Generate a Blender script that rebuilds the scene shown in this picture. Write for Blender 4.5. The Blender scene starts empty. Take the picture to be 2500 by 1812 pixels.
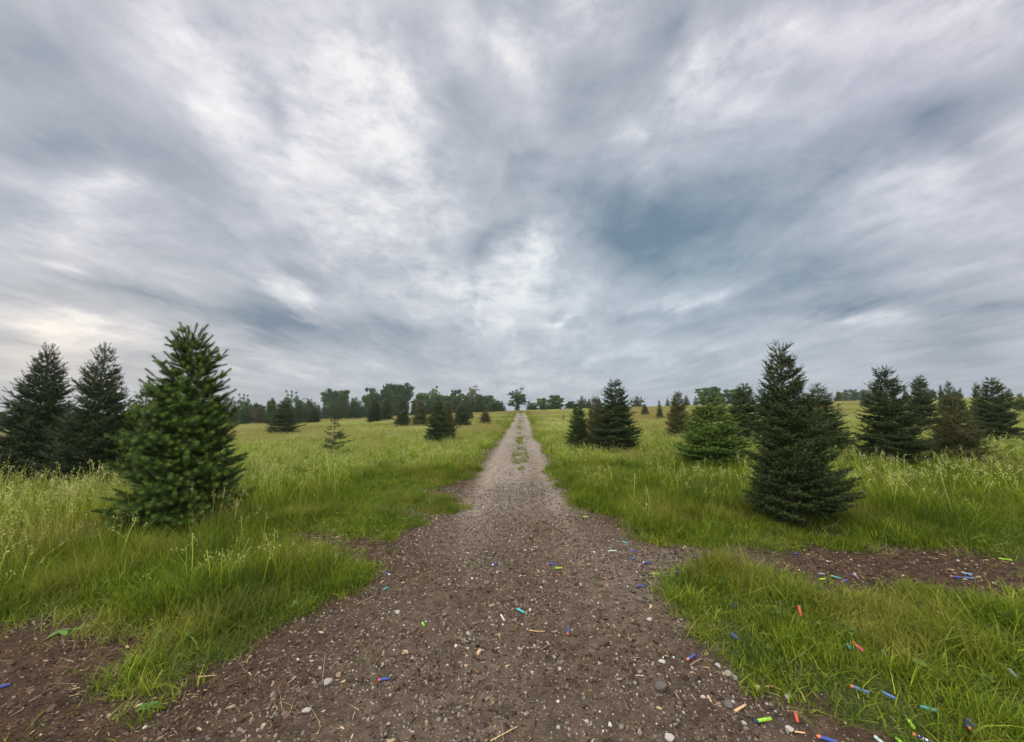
import bpy, math, random
import numpy as np
from mathutils import Vector
R = math.radians
rng = np.random.default_rng(7)
random.seed(7)
C = bpy.context.scene.collection
sc = bpy.context.scene

# ------------------------------------------------------------------ camera, exposure
CAMZ, PITCH, F = 1.6, R(5.8), 925.0
cam_d = bpy.data.cameras.new("camera"); cam = bpy.data.objects.new("camera", cam_d); C.objects.link(cam)
cam_d.sensor_width = 36; cam_d.lens = 36 * F / 2500; cam_d.clip_start = 0.05; cam_d.clip_end = 3000
cam.location = (0, 0, CAMZ); cam.rotation_euler = (R(90) + PITCH, 0, 0)
sc.camera = cam
sc.view_settings.view_transform = 'Standard'; sc.view_settings.look = 'None'
sc.view_settings.exposure = 0.0; sc.view_settings.gamma = 1
sc.cycles.use_denoising = True
sc.cycles.max_bounces = 6; sc.cycles.diffuse_bounces = 3; sc.cycles.glossy_bounces = 2
sc.cycles.transmission_bounces = 3; sc.cycles.transparent_max_bounces = 4

# ------------------------------------------------------------------ node helpers
class NT:
    def __init__(s, tree): s.t = tree; s.n = tree.nodes; s.l = tree.links
    def new(s, typ, ins=None, **props):
        nd = s.n.new(typ)
        for k, v in props.items(): setattr(nd, k, v)
        for k, v in (ins or {}).items(): s.set(nd.inputs[k], v)
        return nd
    def set(s, sock, v):
        if isinstance(v, bpy.types.NodeSocket): s.l.new(v, sock)
        elif isinstance(v, bpy.types.Node): s.l.new(v.outputs[0], sock)
        else: sock.default_value = v
    def math(s, op, a, b=0.0, clamp=False):
        return s.new('ShaderNodeMath', {0: a, 1: b}, operation=op, use_clamp=clamp).outputs[0]
    def vmath(s, op, a, b=(0, 0, 0)):
        return s.new('ShaderNodeVectorMath', {0: a, 1: b}, operation=op).outputs[0]
    def mix(s, f, a, b, blend='MIX'):
        nd = s.new('ShaderNodeMix', data_type='RGBA', blend_type=blend)
        s.set(nd.inputs[0], f); s.set(nd.inputs[6], a); s.set(nd.inputs[7], b)
        return nd.outputs[2]
    def noise(s, vec, scale, detail=4, rough=0.55, dist=0.0, out=0):
        return s.new('ShaderNodeTexNoise', {'Vector': vec, 'Scale': scale, 'Detail': detail, 'Roughness': rough, 'Distortion': dist}).outputs[out]
    def ramp(s, f, stops, interp='LINEAR'):
        nd = s.new('ShaderNodeValToRGB', {0: f}); cr = nd.color_ramp; cr.interpolation = interp
        while len(cr.elements) > 1: cr.elements.remove(cr.elements[-1])
        cr.elements[0].position = stops[0][0]; cr.elements[0].color = (*stops[0][1], 1)
        for p, c in stops[1:]:
            e = cr.elements.new(min(p, 1.0)); e.color = (*c, 1)
        return nd.outputs[0]
    def maprange(s, v, a, b, c=0.0, d=1.0, smooth=False):
        return s.new('ShaderNodeMapRange', {0: v, 1: a, 2: b, 3: c, 4: d}, interpolation_type='SMOOTHSTEP' if smooth else 'LINEAR').outputs[0]

def srgb(r, g, b):
    f = lambda c: (c / 255 / 12.92) if c / 255 <= 0.04045 else ((c / 255 + 0.055) / 1.055) ** 2.4
    return (f(r), f(g), f(b))

# ------------------------------------------------------------------ world: layered cloud over a daylight sky
SUN_EL, SUN_AZ = R(48), R(-62)        # veiled sun, high on the left of the view
def build_world():
    w = bpy.data.worlds.new("World"); sc.world = w; w.use_nodes = True
    t = NT(w.node_tree); t.n.clear()
    out = t.new('ShaderNodeOutputWorld')
    sky = t.new('ShaderNodeTexSky', sky_type='NISHITA', sun_disc=False)
    sky.sun_elevation = SUN_EL; sky.sun_rotation = SUN_AZ; sky.air_density = 1.2; sky.dust_density = 2.0
    bg1 = t.new('ShaderNodeBackground', {0: sky.outputs[0], 1: 0.08})
    d = t.new('ShaderNodeTexCoord').outputs['Generated']
    sep = t.new('ShaderNodeSeparateXYZ', {0: d})
    dx, dy, dz = sep.outputs
    # cloud deck as a plane overhead
    h = t.math('ADD', t.math('MAXIMUM', dz, 0.0), 0.09)
    u = t.math('DIVIDE', dx, h); v = t.math('DIVIDE', dy, h)
    pl = t.new('ShaderNodeCombineXYZ', {0: u, 1: t.math('MULTIPLY', v, 0.30), 2: 0.0}).outputs[0]
    plr = t.new('ShaderNodeMapping', {'Vector': pl, 'Rotation': (0, 0, R(5)), 'Location': (3.1, 7.7, 0)}).outputs[0]
    wn = t.noise(plr, 2.0, 3, 0.55, out=1)
    warp = t.vmath('MULTIPLY', t.vmath('SUBTRACT', wn, (0.5, 0.5, 0.5)), (0.55, 0.40, 0.0))
    n2 = t.noise(t.vmath('ADD', plr, warp), 2.7, 6, 0.54)
    ds = t.new('ShaderNodeMapping', {'Vector': d, 'Scale': (1.0, 1.0, 1.9)}).outputs[0]
    n3 = t.noise(t.vmath('ADD', ds, t.vmath('MULTIPLY', warp, (.4, .4, 0))), 4.2, 7, 0.62, 0.5)
    n4 = t.noise(t.vmath('ADD', ds, t.vmath('MULTIPLY', warp, (.25, .25, 0))), 13.0, 5, 0.65)
    val = t.math('MULTIPLY_ADD', t.math('SUBTRACT', n2, 0.5), 0.58)
    val.node.inputs[2].default_value = 0.56
    val = t.math('ADD', val, t.math('MULTIPLY', t.math('SUBTRACT', n3, 0.5), 0.62))
    # broad bright and dark banks, each a soft ellipse at its place in the sky (world directions)
    yy = t.math('MAXIMUM', dy, 0.05)
    g = t.new('ShaderNodeCombineXYZ', {0: t.math('DIVIDE', dx, yy), 1: t.math('DIVIDE', dz, yy), 2: 0.0}).outputs[0]
    hsc = t.maprange(dz, 0.02, 0.35, 0.22, 1.0)
    wv = t.vmath('ADD', t.vmath('MULTIPLY', t.vmath('SUBTRACT', wn, (0.5, 0.5, 0.5)), (0.30, 0.22, 0.0)), t.vmath('MULTIPLY', t.vmath('SUBTRACT', t.noise(ds, 6.0, 4, 0.6, out=1), (0.5, 0.5, 0.5)), (0.20, 0.12, 0.0)))
    wv = t.vmath('MULTIPLY', wv, t.new('ShaderNodeCombineXYZ', {0: 1.0, 1: hsc, 2: 0.0}).outputs[0])
    gw = t.vmath('ADD', g, wv)
    def gdir(px, py):
        a, b = (px - 1250) / F, (906 - py) / F
        Y = math.cos(PITCH) - b * math.sin(PITCH); Z = math.sin(PITCH) + b * math.cos(PITCH)
        return a / Y, Z / Y
    front = t.maprange(dy, 0.05, 0.25)
    def bank(x0, y0, x1, y1, wid, amt, src=gw):
        a = gdir(x0, y0); b = gdir(x1, y1)
        cx, cy = (a[0] + b[0]) / 2, (a[1] + b[1]) / 2
        L = (math.hypot(b[0] - a[0], b[1] - a[1]) / 2 + wid / F * .9) * 1.75; ang = math.atan2(b[1] - a[1], b[0] - a[0])
        m = t.new('ShaderNodeMapping', {'Vector': src, 'Location': (cx, cy, 0), 'Rotation': (0, 0, ang), 'Scale': (L, wid / F * 3.3, 1)}, vector_type='TEXTURE')
        gr = t.new('ShaderNodeTexGradient', {0: m.outputs[0]}, gradient_type='QUADRATIC_SPHERE')
        return t.math('MULTIPLY', gr.outputs[1], amt * 1.12)
    banks = [(a * 1.102, b_ * 1.102, c * 1.102, d_ * 1.102, w_ * 1.102, m_) for a, b_, c, d_, w_, m_ in [  # x0,y0,x1,y1 (axis), half width, amount
        (600, 20, 860, 480, 150, .20), (350, 60, 700, 330, 60, .10), (950, 620, 1350, 690, 90, .14), (720, 30, 900, 330, 90, .26), (795, 265, 875, 335, 32, .35), (735, 100, 790, 200, 30, .28), (870, 130, 905, 210, 26, .25), (350, -20, 480, 110, 50, .34), (490, 120, 570, 260, 34, .26),
        (620, 260, 710, 390, 42, .26), (760, 430, 840, 550, 44, .30), (850, 360, 930, 560, 50, .14), (1030, 0, 1040, 130, 30, .2), (1172, 20, 1175, 180, 34, .42), (1340, -20, 1290, 90, 45, .28),
        (1030, 610, 1240, 545, 30, .36), (1120, 530, 1200, 560, 24, .26), (880, 600, 1020, 622, 18, .2), (960, 690, 1160, 640, 34, .26), (560, 600, 700, 680, 26, .32), (640, 655, 720, 690, 18, .32),
        (0, 440, 300, 500, 50, .24), (140, 420, 320, 440, 22, .22), (0, 560, 200, 590, 14, .36), (0, 690, 320, 745, 20, .40), (-40, 745, 240, 775, 36, .30), (-40, 835, 420, 850, 22, .18), (420, 800, 820, 815, 24, .2),
        (1490, 210, 1650, 120, 45, .36), (1640, 100, 1900, 40, 50, .30), (1950, 100, 2290, 20, 70, .30), (1500, 265, 1720, 225, 46, .22), (1880, 435, 2290, 345, 42, .34), (1850, 470, 2268, 480, 46, .14),
        (1350, 300, 1450, 300, 34, .24), (1430, 380, 1480, 390, 24, .2), (1430, 705, 1620, 680, 10, .36), (1830, 703, 2050, 693, 10, .30), (1150, 705, 1290, 722, 9, .36), (1950, 610, 2290, 590, 16, .16), (900, 850, 1350, 860, 26, .16),
        (1240, 450, 1700, 485, 66, -.40), (1640, 455, 2000, 340, 56, -.36), (1900, 300, 2230, 220, 46, -.38), (2080, 350, 2220, 345, 36, -.40), (1330, 520, 1500, 565, 46, -.34), (1180, 420, 1290, 430, 36, -.18), (1130, 380, 1260, 300, 30, -.24),
        (1000, 535, 1130, 500, 24, -.28), (930, 60, 1060, 300, 50, -.30), (130, 600, 500, 680, 20, -.36), (440, 660, 760, 735, 34, -.48), (700, 730, 1020, 765, 24, -.24), (560, 560, 700, 620, 18, -.30),
        (-20, 330, 220, 350, 60, -.30), (-40, 30, 180, 200, 100, -.26), (250, 250, 450, 450, 80, -.12), (600, 160, 622, 290, 26, -.32), (455, -10, 520, 60, 26, -.26), (1400, 140, 1560, 0, 38, -.34), (1270, 250, 1340, 190, 36, -.22),
        (1500, 640, 2290, 560, 34, -.26), (1700, 690, 2120, 640, 13, -.36), (2050, 690, 2290, 680, 14, -.30), (1350, 730, 1560, 700, 11, -.24), (2000, 780, 2290, 740, 50, -.26)]]
    acc = None
    for b in banks:
        s = bank(*b); acc = s if acc is None else t.math('ADD', acc, s)
    acc = t.math('MULTIPLY', acc, front)
    crisp = t.math('MULTIPLY', t.math('SUBTRACT', n4, 0.5), t.math('ADD', 0.36, t.math('MULTIPLY', t.math('MAXIMUM', acc, 0.0), 2.8)))
    val = t.math('ADD', val, t.math('ADD', acc, crisp))
    # thin out the pattern contrast near the horizon
    hz = t.maprange(dz, 0.0, 0.14, 0.45, 1.0)
    val = t.math('ADD', t.math('MULTIPLY', t.math('SUBTRACT', val, 0.44), hz), 0.44)
    val = t.math('MULTIPLY', val, 0.80)
    col = t.ramp(val, [(0.0, srgb(122, 140, 156)), (0.17, srgb(146, 159, 172)), (0.32, srgb(169, 177, 187)), (0.47, srgb(190, 195, 204)), (0.62, srgb(214, 216, 222)), (0.78, srgb(233, 234, 236)), (1.0, srgb(250, 250, 248))])
    lav = t.math('MULTIPLY', bank(0, 100, 900, 0, 420, .5, g), front); lav2 = t.math('MULTIPLY', bank(1700, 60, 2600, 200, 420, .8, g), front)
    col = t.mix(t.math('MULTIPLY', t.math('ADD', lav, lav2), 0.9), col, t.mix(1.0, col, (1.0, 0.94, 1.02, 1), 'MULTIPLY'))
    teal = t.math('MULTIPLY', bank(1300, 800, 2100, 500, 260, 1.0, g), front)
    col = t.mix(teal, col, t.mix(1.0, col, (0.88, 0.99, 1.01, 1), 'MULTIPLY'))
    warm = t.math('MULTIPLY', bank(-300, 850, 500, 880, 130, 1.0, g), front)
    col = t.mix(warm, col, t.mix(1.0, col, (1.14, 1.04, 0.92, 1), 'MULTIPLY'))
    # sky brightness and warmth added overhead and behind the camera, to light the ground
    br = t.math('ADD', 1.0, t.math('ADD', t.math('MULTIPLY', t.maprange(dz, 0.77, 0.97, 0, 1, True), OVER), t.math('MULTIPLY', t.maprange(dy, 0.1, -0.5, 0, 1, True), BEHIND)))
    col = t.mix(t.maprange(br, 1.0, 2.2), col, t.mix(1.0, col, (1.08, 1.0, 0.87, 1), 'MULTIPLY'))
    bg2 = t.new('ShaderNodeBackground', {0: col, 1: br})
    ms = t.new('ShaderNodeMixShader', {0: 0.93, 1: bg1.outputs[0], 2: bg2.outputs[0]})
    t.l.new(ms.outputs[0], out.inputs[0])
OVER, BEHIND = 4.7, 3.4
build_world()
sd = bpy.data.lights.new("sun", 'SUN'); sd.energy = 1.5; sd.angle = R(13); sd.color = (1.0, 0.94, 0.84)
so = bpy.data.objects.new("sun", sd); C.objects.link(so)
sdir = Vector((math.sin(SUN_AZ) * math.cos(SUN_EL), math.cos(SUN_AZ) * math.cos(SUN_EL), math.sin(SUN_EL)))
so.rotation_euler = sdir.to_track_quat('Z', 'Y').to_euler(); so.location = (0, 0, 30)

# ------------------------------------------------------------------ value noise (numpy)
def vnoise(x, y, s, seed=0):
    x = np.asarray(x, float) / s + 1000.3 + seed * 17.13; y = np.asarray(y, float) / s + 1000.7 + seed * 7.77
    xi = np.floor(x).astype(np.int64); yi = np.floor(y).astype(np.int64); fx = x - xi; fy = y - yi
    fx = fx * fx * (3 - 2 * fx); fy = fy * fy * (3 - 2 * fy)
    def hsh(a, b):
        n = (a * 374761393 + b * 668265263 + seed * 974634777) & 0xffffffff
        n = ((n ^ (n >> 13)) * 1274126177) & 0xffffffff
        return ((n ^ (n >> 16)) & 0xffff) / 65535.0
    return (hsh(xi, yi) * (1 - fx) + hsh(xi + 1, yi) * fx) * (1 - fy) + (hsh(xi, yi + 1) * (1 - fx) + hsh(xi + 1, yi + 1) * fx) * fy
def fbm(x, y, s, o=3, seed=0):
    a, t, n = 1.0, 0, 0
    for i in range(o):
        t = t + a * vnoise(x, y, s / 2 ** i, seed + i); n += a; a *= 0.55
    return t / n - 0.5
def sstep(a, b, v):
    t = np.clip((v - a) / (b - a), 0, 1); return t * t * (3 - 2 * t)

# ------------------------------------------------------------------ terrain
def base_z(x, y):
    x = np.asarray(x, float); y = np.asarray(y, float)
    z = 0.030 * 160 * np.tanh(x / 160) + 0.0165 * np.minimum(y, 58) + np.where(y > 58, 0.0165 * (y - 58) - 0.00094 * np.clip(y - 58, 0, 40) ** 2 - 0.0752 * np.clip(y - 98, 0, 500), 0)
    z = z - 0.014 * np.clip(-x - 3, 0, 70) * sstep(12, 50, y)
    return z
def to_ground(px, py, hgt=0.0):
    a, b = (px - 1250) / F, (906 - py) / F
    Y = math.cos(PITCH) - b * math.sin(PITCH); Z = math.sin(PITCH) + b * math.cos(PITCH)
    # march
    t = 3.0 if Z < -0.02 else 60.0
    for _ in range(60):
        g = float(base_z(a * t, Y * t)) + hgt
        num = (CAMZ + Z * t) - g
        sl = Z - 0.030 * a - (0.0165 * Y if Y * t < 58 else -0.01)
        t2 = t - num / sl if abs(sl) > 1e-4 else t
        t2 = min(max(t2, 0.3), 95.0)
        if abs(t2 - t) < 1e-5: break
        t = t2
    return a * t, Y * t
def to_px(x, y, z):
    yc = y * math.cos(PITCH) + (z - CAMZ) * math.sin(PITCH); zc = -y * math.sin(PITCH) + (z - CAMZ) * math.cos(PITCH)
    return 1250 + F * x / yc, 906 - F * zc / yc
def gpoly(pts, sub=1):
    return np.array([to_ground(*p) for p in pts])

def sdist(P, X, Y):
    """signed distance to polygon, positive inside"""
    shp = X.shape; X = X.ravel(); Y = Y.ravel()
    out = np.full(X.shape, -50.0)
    bb = (P[:, 0].min() - 3, P[:, 0].max() + 3, P[:, 1].min() - 3, P[:, 1].max() + 3)
    sel = np.where((X > bb[0]) & (X < bb[1]) & (Y > bb[2]) & (Y < bb[3]))[0]
    x, y = X[sel], Y[sel]
    d2 = np.full(x.shape, 1e9); ins = np.zeros(x.shape, bool)
    n = len(P)
    for i in range(n):
        ax, ay = P[i]; bx, by = P[(i + 1) % n]
        ex, ey = bx - ax, by - ay; wx, wy = x - ax, y - ay
        tt = np.clip((wx * ex + wy * ey) / (ex * ex + ey * ey + 1e-12), 0, 1)
        d2 = np.minimum(d2, (wx - ex * tt) ** 2 + (wy - ey * tt) ** 2)
        c = ((ay <= y) & (by > y)) | ((by <= y) & (ay > y))
        with np.errstate(divide='ignore', invalid='ignore'):
            xi = ax + (y - ay) / (by - ay if by != ay else 1e-9) * ex
        ins ^= c & (x < xi)
    d = np.sqrt(d2); out[sel] = np.where(ins, d, -d)
    return out.reshape(shp)

PATH = gpoly([(1259, 1008), (1243, 1036), (1225, 1060), (1207, 1085), (1190, 1108), (1170, 1132), (1150, 1155), (1141, 1170), (1060, 1192), (991, 1196),
    (985, 1204), (1060, 1214), (1090, 1224), (1119, 1238), (1090, 1250), (1000, 1243), (938, 1238), (940, 1250), (1000, 1262), (1035, 1278), (1010, 1292),
    (965, 1306), (945, 1322), (876, 1322), (780, 1300), (700, 1306), (700, 1330), (780, 1345), (868, 1356), (881, 1397), (845, 1436), (779, 1463), (744, 1492), (635, 1546), (575, 1602),
    (470, 1630), (432, 1660), (400, 1690), (337, 1690), (290, 1670), (357, 1600), (381, 1560), (278, 1554), (178, 1526), (119, 1506), (60, 1530), (0, 1540), (-500, 1560),
    (-1500, 2600), (1250, 3400), (3200, 2600), (2400, 1960), (2161, 1812), (2051, 1776), (2007, 1732), (1897, 1675), (1831, 1648), (1765, 1609), (1712, 1565), (1700, 1512), (1680, 1472),
    (1622, 1430), (1630, 1412), (1690, 1397), (1770, 1388), (1850, 1388), (1925, 1402), (1950, 1424), (2007, 1441), (2117, 1450), (2272, 1443), (2338, 1457),
    (2500, 1450), (3200, 1450), (3200, 1372), (2500, 1366), (2382, 1348), (2205, 1344), (2073, 1342), (2007, 1328), (1932, 1342), (1809, 1336), (1676, 1330), (1600, 1322),
    (1560, 1314), (1526, 1308), (1514, 1282), (1508, 1262), (1423, 1236), (1388, 1203), (1352, 1150), (1326, 1101), (1311, 1062), (1293, 1022), (1285, 1008)])
def ell(cx, cy, rx, ry, rot=0, n=20):
    return gpoly([(cx + rx * math.cos(k * 2 * math.pi / n), cy + ry * math.sin(k * 2 * math.pi / n) + rot * rx * math.cos(k * 2 * math.pi / n)) for k in range(n)])
HERO = ((-4.03, 4.4), (3.55, 4.78))
BARE = [ell(1800, 1274, 60, 9), ell(2300, 1279, 230, 8), ell(620, 1322, 90, 12), ell(200, 1600, 110, 60)] + [np.array([(hx + .5 * math.cos(a), hy + .5 * math.sin(a)) for a in np.linspace(0, 6.28, 15)[:-1]]) for hx, hy in HERO]
SHORT_L = gpoly([(-500, 1560), (-100, 1450), (120, 1400), (300, 1322), (560, 1312), (740, 1265), (900, 1200), (1010, 1190), (1200, 1200), (1100, 1300), (900, 1500), (300, 1900), (-500, 1900)])
SHORT_M = gpoly([(860, 1180), (1000, 1172), (1170, 1172), (1150, 1262), (1050, 1330), (880, 1362), (660, 1370), (640, 1300), (800, 1285)])
SHORT_R = gpoly([(1530, 1292), (1640, 1268), (1900, 1285), (2100, 1285), (3200, 1275), (3200, 2600), (1400, 2600)])
CLUMP = [(ell(1750, 1408, 85, 24), .40), (ell(1860, 1435, 80, 30), .24), (ell(1600, 1300, 90, 18), .34), (ell(1550, 1280, 50, 34), .40)]
MID_GRASS = [(ell(1270, 1118, 20, 30), .8), (ell(1268, 1070, 9, 14), .5), (ell(1270, 1035, 7, 14), .5), (ell(1080, 1740, 110, 70), .25), (ell(1160, 1400, 110, 30), .10),
             (ell(1625, 1440, 60, 26), .35), (ell(1490, 1310, 22, 14), .5), (ell(1800, 1660, 180, 30, .25), .35), (ell(1740, 1700, 40, 25), .3), (ell(860, 1460, 60, 60), .22),
             (ell(1110, 1560, 90, 40), .12), (ell(200, 1620, 240, 60), .35), (ell(150, 1740, 200, 60), .14), (ell(1650, 1480, 45, 26), .4), (ell(1420, 1700, 240, 80), .05), (ell(2000, 1790, 90, 40), .3)]

def zpath(X, Y, S=None):
    """terrain with ruts and verges"""
    if S is None: S = sdist(PATH, X, Y)
    z = base_z(X, Y)
    near = np.exp(-np.abs(Y) / 60)
    z = z + 0.035 * sstep(0.1, -0.5, S) + 0.10 * fbm(X, Y, 9, 2, 5) * sstep(8, 25, Y) + 0.05 * fbm(X, Y, 1.3, 3, 9) * near
    xc = 0.11 + 0.0252 * (Y - 8.55)
    lane = np.exp(-((np.abs(X - xc) - 0.62) / 0.22) ** 2) * (S > 0) * sstep(3, 6, Y)
    z = z - 0.03 * lane
    return z

# ------------------------------------------------------------------ mesh helpers
def mesh_np(name, V, faces_idx, nper, mats=(), attrs=None, smooth=False):
    me = bpy.data.meshes.new(name)
    V = np.ascontiguousarray(V, dtype=np.float32); nf = len(faces_idx)
    me.vertices.add(len(V)); me.vertices.foreach_set("co", V.ravel())
    fi = np.ascontiguousarray(faces_idx, dtype=np.int32)
    me.loops.add(nf * nper); me.loops.foreach_set("vertex_index", fi.ravel())
    me.polygons.add(nf); me.polygons.foreach_set("loop_start", np.arange(nf, dtype=np.int32) * nper)
    if smooth: me.polygons.foreach_set("use_smooth", np.ones(nf, bool))
    for k, a in (attrs or {}).items():
        at = me.attributes.new(k, 'FLOAT', 'POINT'); at.data.foreach_set("value", np.ascontiguousarray(a, dtype=np.float32))
    me.update(calc_edges=True)
    for m in mats: me.materials.append(m)
    return me
def link(name, me, parent=None):
    o = bpy.data.objects.new(name, me); C.objects.link(o)
    if parent: o.parent = parent
    return o
def tag(o, label=None, cat=None, group=None, kind=None):
    if label: o['label'] = label
    if cat: o['category'] = cat
    if group: o['group'] = group
    if kind: o['kind'] = kind
    return o
def tube_arrays(pts, rads, n=6):
    """tapered tube through pts"""
    V, Fc = [], []
    pts = [Vector(p) for p in pts]
    for i, p in enumerate(pts):
        d = (pts[min(i + 1, len(pts) - 1)] - pts[max(i - 1, 0)]).normalized()
        a = d.orthogonal().normalized() if abs(d.z) < 0.95 else Vector((1, 0, 0)); a = (a - d * a.dot(d)).normalized(); b = d.cross(a)
        for k in range(n):
            an = 2 * math.pi * k / n; V.append(p + (a * math.cos(an) + b * math.sin(an)) * rads[i])
    for i in range(len(pts) - 1):
        for k in range(n):
            Fc.append((i * n + k, i * n + (k + 1) % n, (i + 1) * n + (k + 1) % n, (i + 1) * n + k))
    return [tuple(v) for v in V], Fc
class MB:
    def __init__(s): s.v = []; s.f = []
    def add(s, V, Fc):
        o = len(s.v); s.v += V; s.f += [tuple(i + o for i in f) for f in Fc]
    def tube(s, pts, rads, n=6): s.add(*tube_arrays(pts, rads, n))
    def mesh(s, name, mat, smooth=True):
        me = bpy.data.meshes.new(name); me.from_pydata(s.v, [], s.f); me.materials.append(mat)
        if smooth: me.polygons.foreach_set("use_smooth", [True] * len(me.polygons))
        me.update(); return me

# ------------------------------------------------------------------ materials
def new_mat(name):
    m = bpy.data.materials.new(name); m.use_nodes = True; t = NT(m.node_tree); t.n.clear()
    return m, t, t.new('ShaderNodeOutputMaterial')
def leaf_mat(name, cols, trans=0.35, rough=0.55, rnd='rnd', patch=None, young=None, spec=0.12):
    """foliage: colour varies by leaf (attribute), by plant (object random) and by place (world noise)"""
    m, t, out = new_mat(name)
    pos = t.new('ShaderNodeNewGeometry').outputs['Position']
    a = t.new('ShaderNodeAttribute', attribute_name=rnd).outputs['Fac']
    orr = t.new('ShaderNodeObjectInfo').outputs['Random']
    f = t.math('ADD', t.math('MULTIPLY', a, 0.6), t.math('MULTIPLY', orr, 0.4))
    col = t.ramp(f, [(i / (len(cols) - 1), c) for i, c in enumerate(cols)])
    if patch:
        for scale, lo, hi, c, amt in patch:
            n = t.noise(t.vmath('ADD', pos, (scale * 31, scale * 17, 0)), scale, 4, 0.6)
            col = t.mix(t.math('MULTIPLY', t.maprange(n, lo, hi, 0, 1, True), amt), col, (*c, 1))
    if young:
        y = t.new('ShaderNodeAttribute', attribute_name='young').outputs['Fac']
        col = t.mix(y, col, (*young, 1))
    p = t.new('ShaderNodeBsdfPrincipled', {'Base Color': col, 'Roughness': rough, 'Specular IOR Level': spec})
    if trans > 0:
        tr = t.new('ShaderNodeBsdfTranslucent', {'Color': t.mix(1.0, col, (1.0, 1.05, 0.6, 1), 'MULTIPLY')})
        mx = t.new('ShaderNodeMixShader', {0: trans, 1: p.outputs[0], 2: tr.outputs[0]})
        t.l.new(mx.outputs[0], out.inputs[0])
    else: t.l.new(p.outputs[0], out.inputs[0])
    return m
def plain_mat(name, col, rough=0.7, var=0.15, scale=30, bump=0.0, spec=0.4, objvar=0.0):
    m, t, out = new_mat(name)
    co = t.new('ShaderNodeTexCoord').outputs['Object']
    n = t.noise(co, scale, 5, 0.6)
    f = t.maprange(n, 0.3, 0.7, 1 - var, 1 + var)
    c = t.mix(1.0, (*col, 1), t.new('ShaderNodeCombineColor', {0: f, 1: f, 2: f}).outputs[0], 'MULTIPLY')
    if objvar:
        r = t.maprange(t.new('ShaderNodeObjectInfo').outputs['Random'], 0, 1, 1 - objvar, 1 + objvar)
        c = t.mix(1.0, c, t.new('ShaderNodeCombineColor', {0: r, 1: r, 2: r}).outputs[0], 'MULTIPLY')
    p = t.new('ShaderNodeBsdfPrincipled', {'Base Color': c, 'Roughness': rough, 'Specular IOR Level': spec})
    if bump:
        b = t.new('ShaderNodeBump', {'Height': n, 'Strength': bump, 'Distance': 0.02}); t.l.new(b.outputs[0], p.inputs['Normal'])
    t.l.new(p.outputs[0], out.inputs[0]); return m

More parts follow.
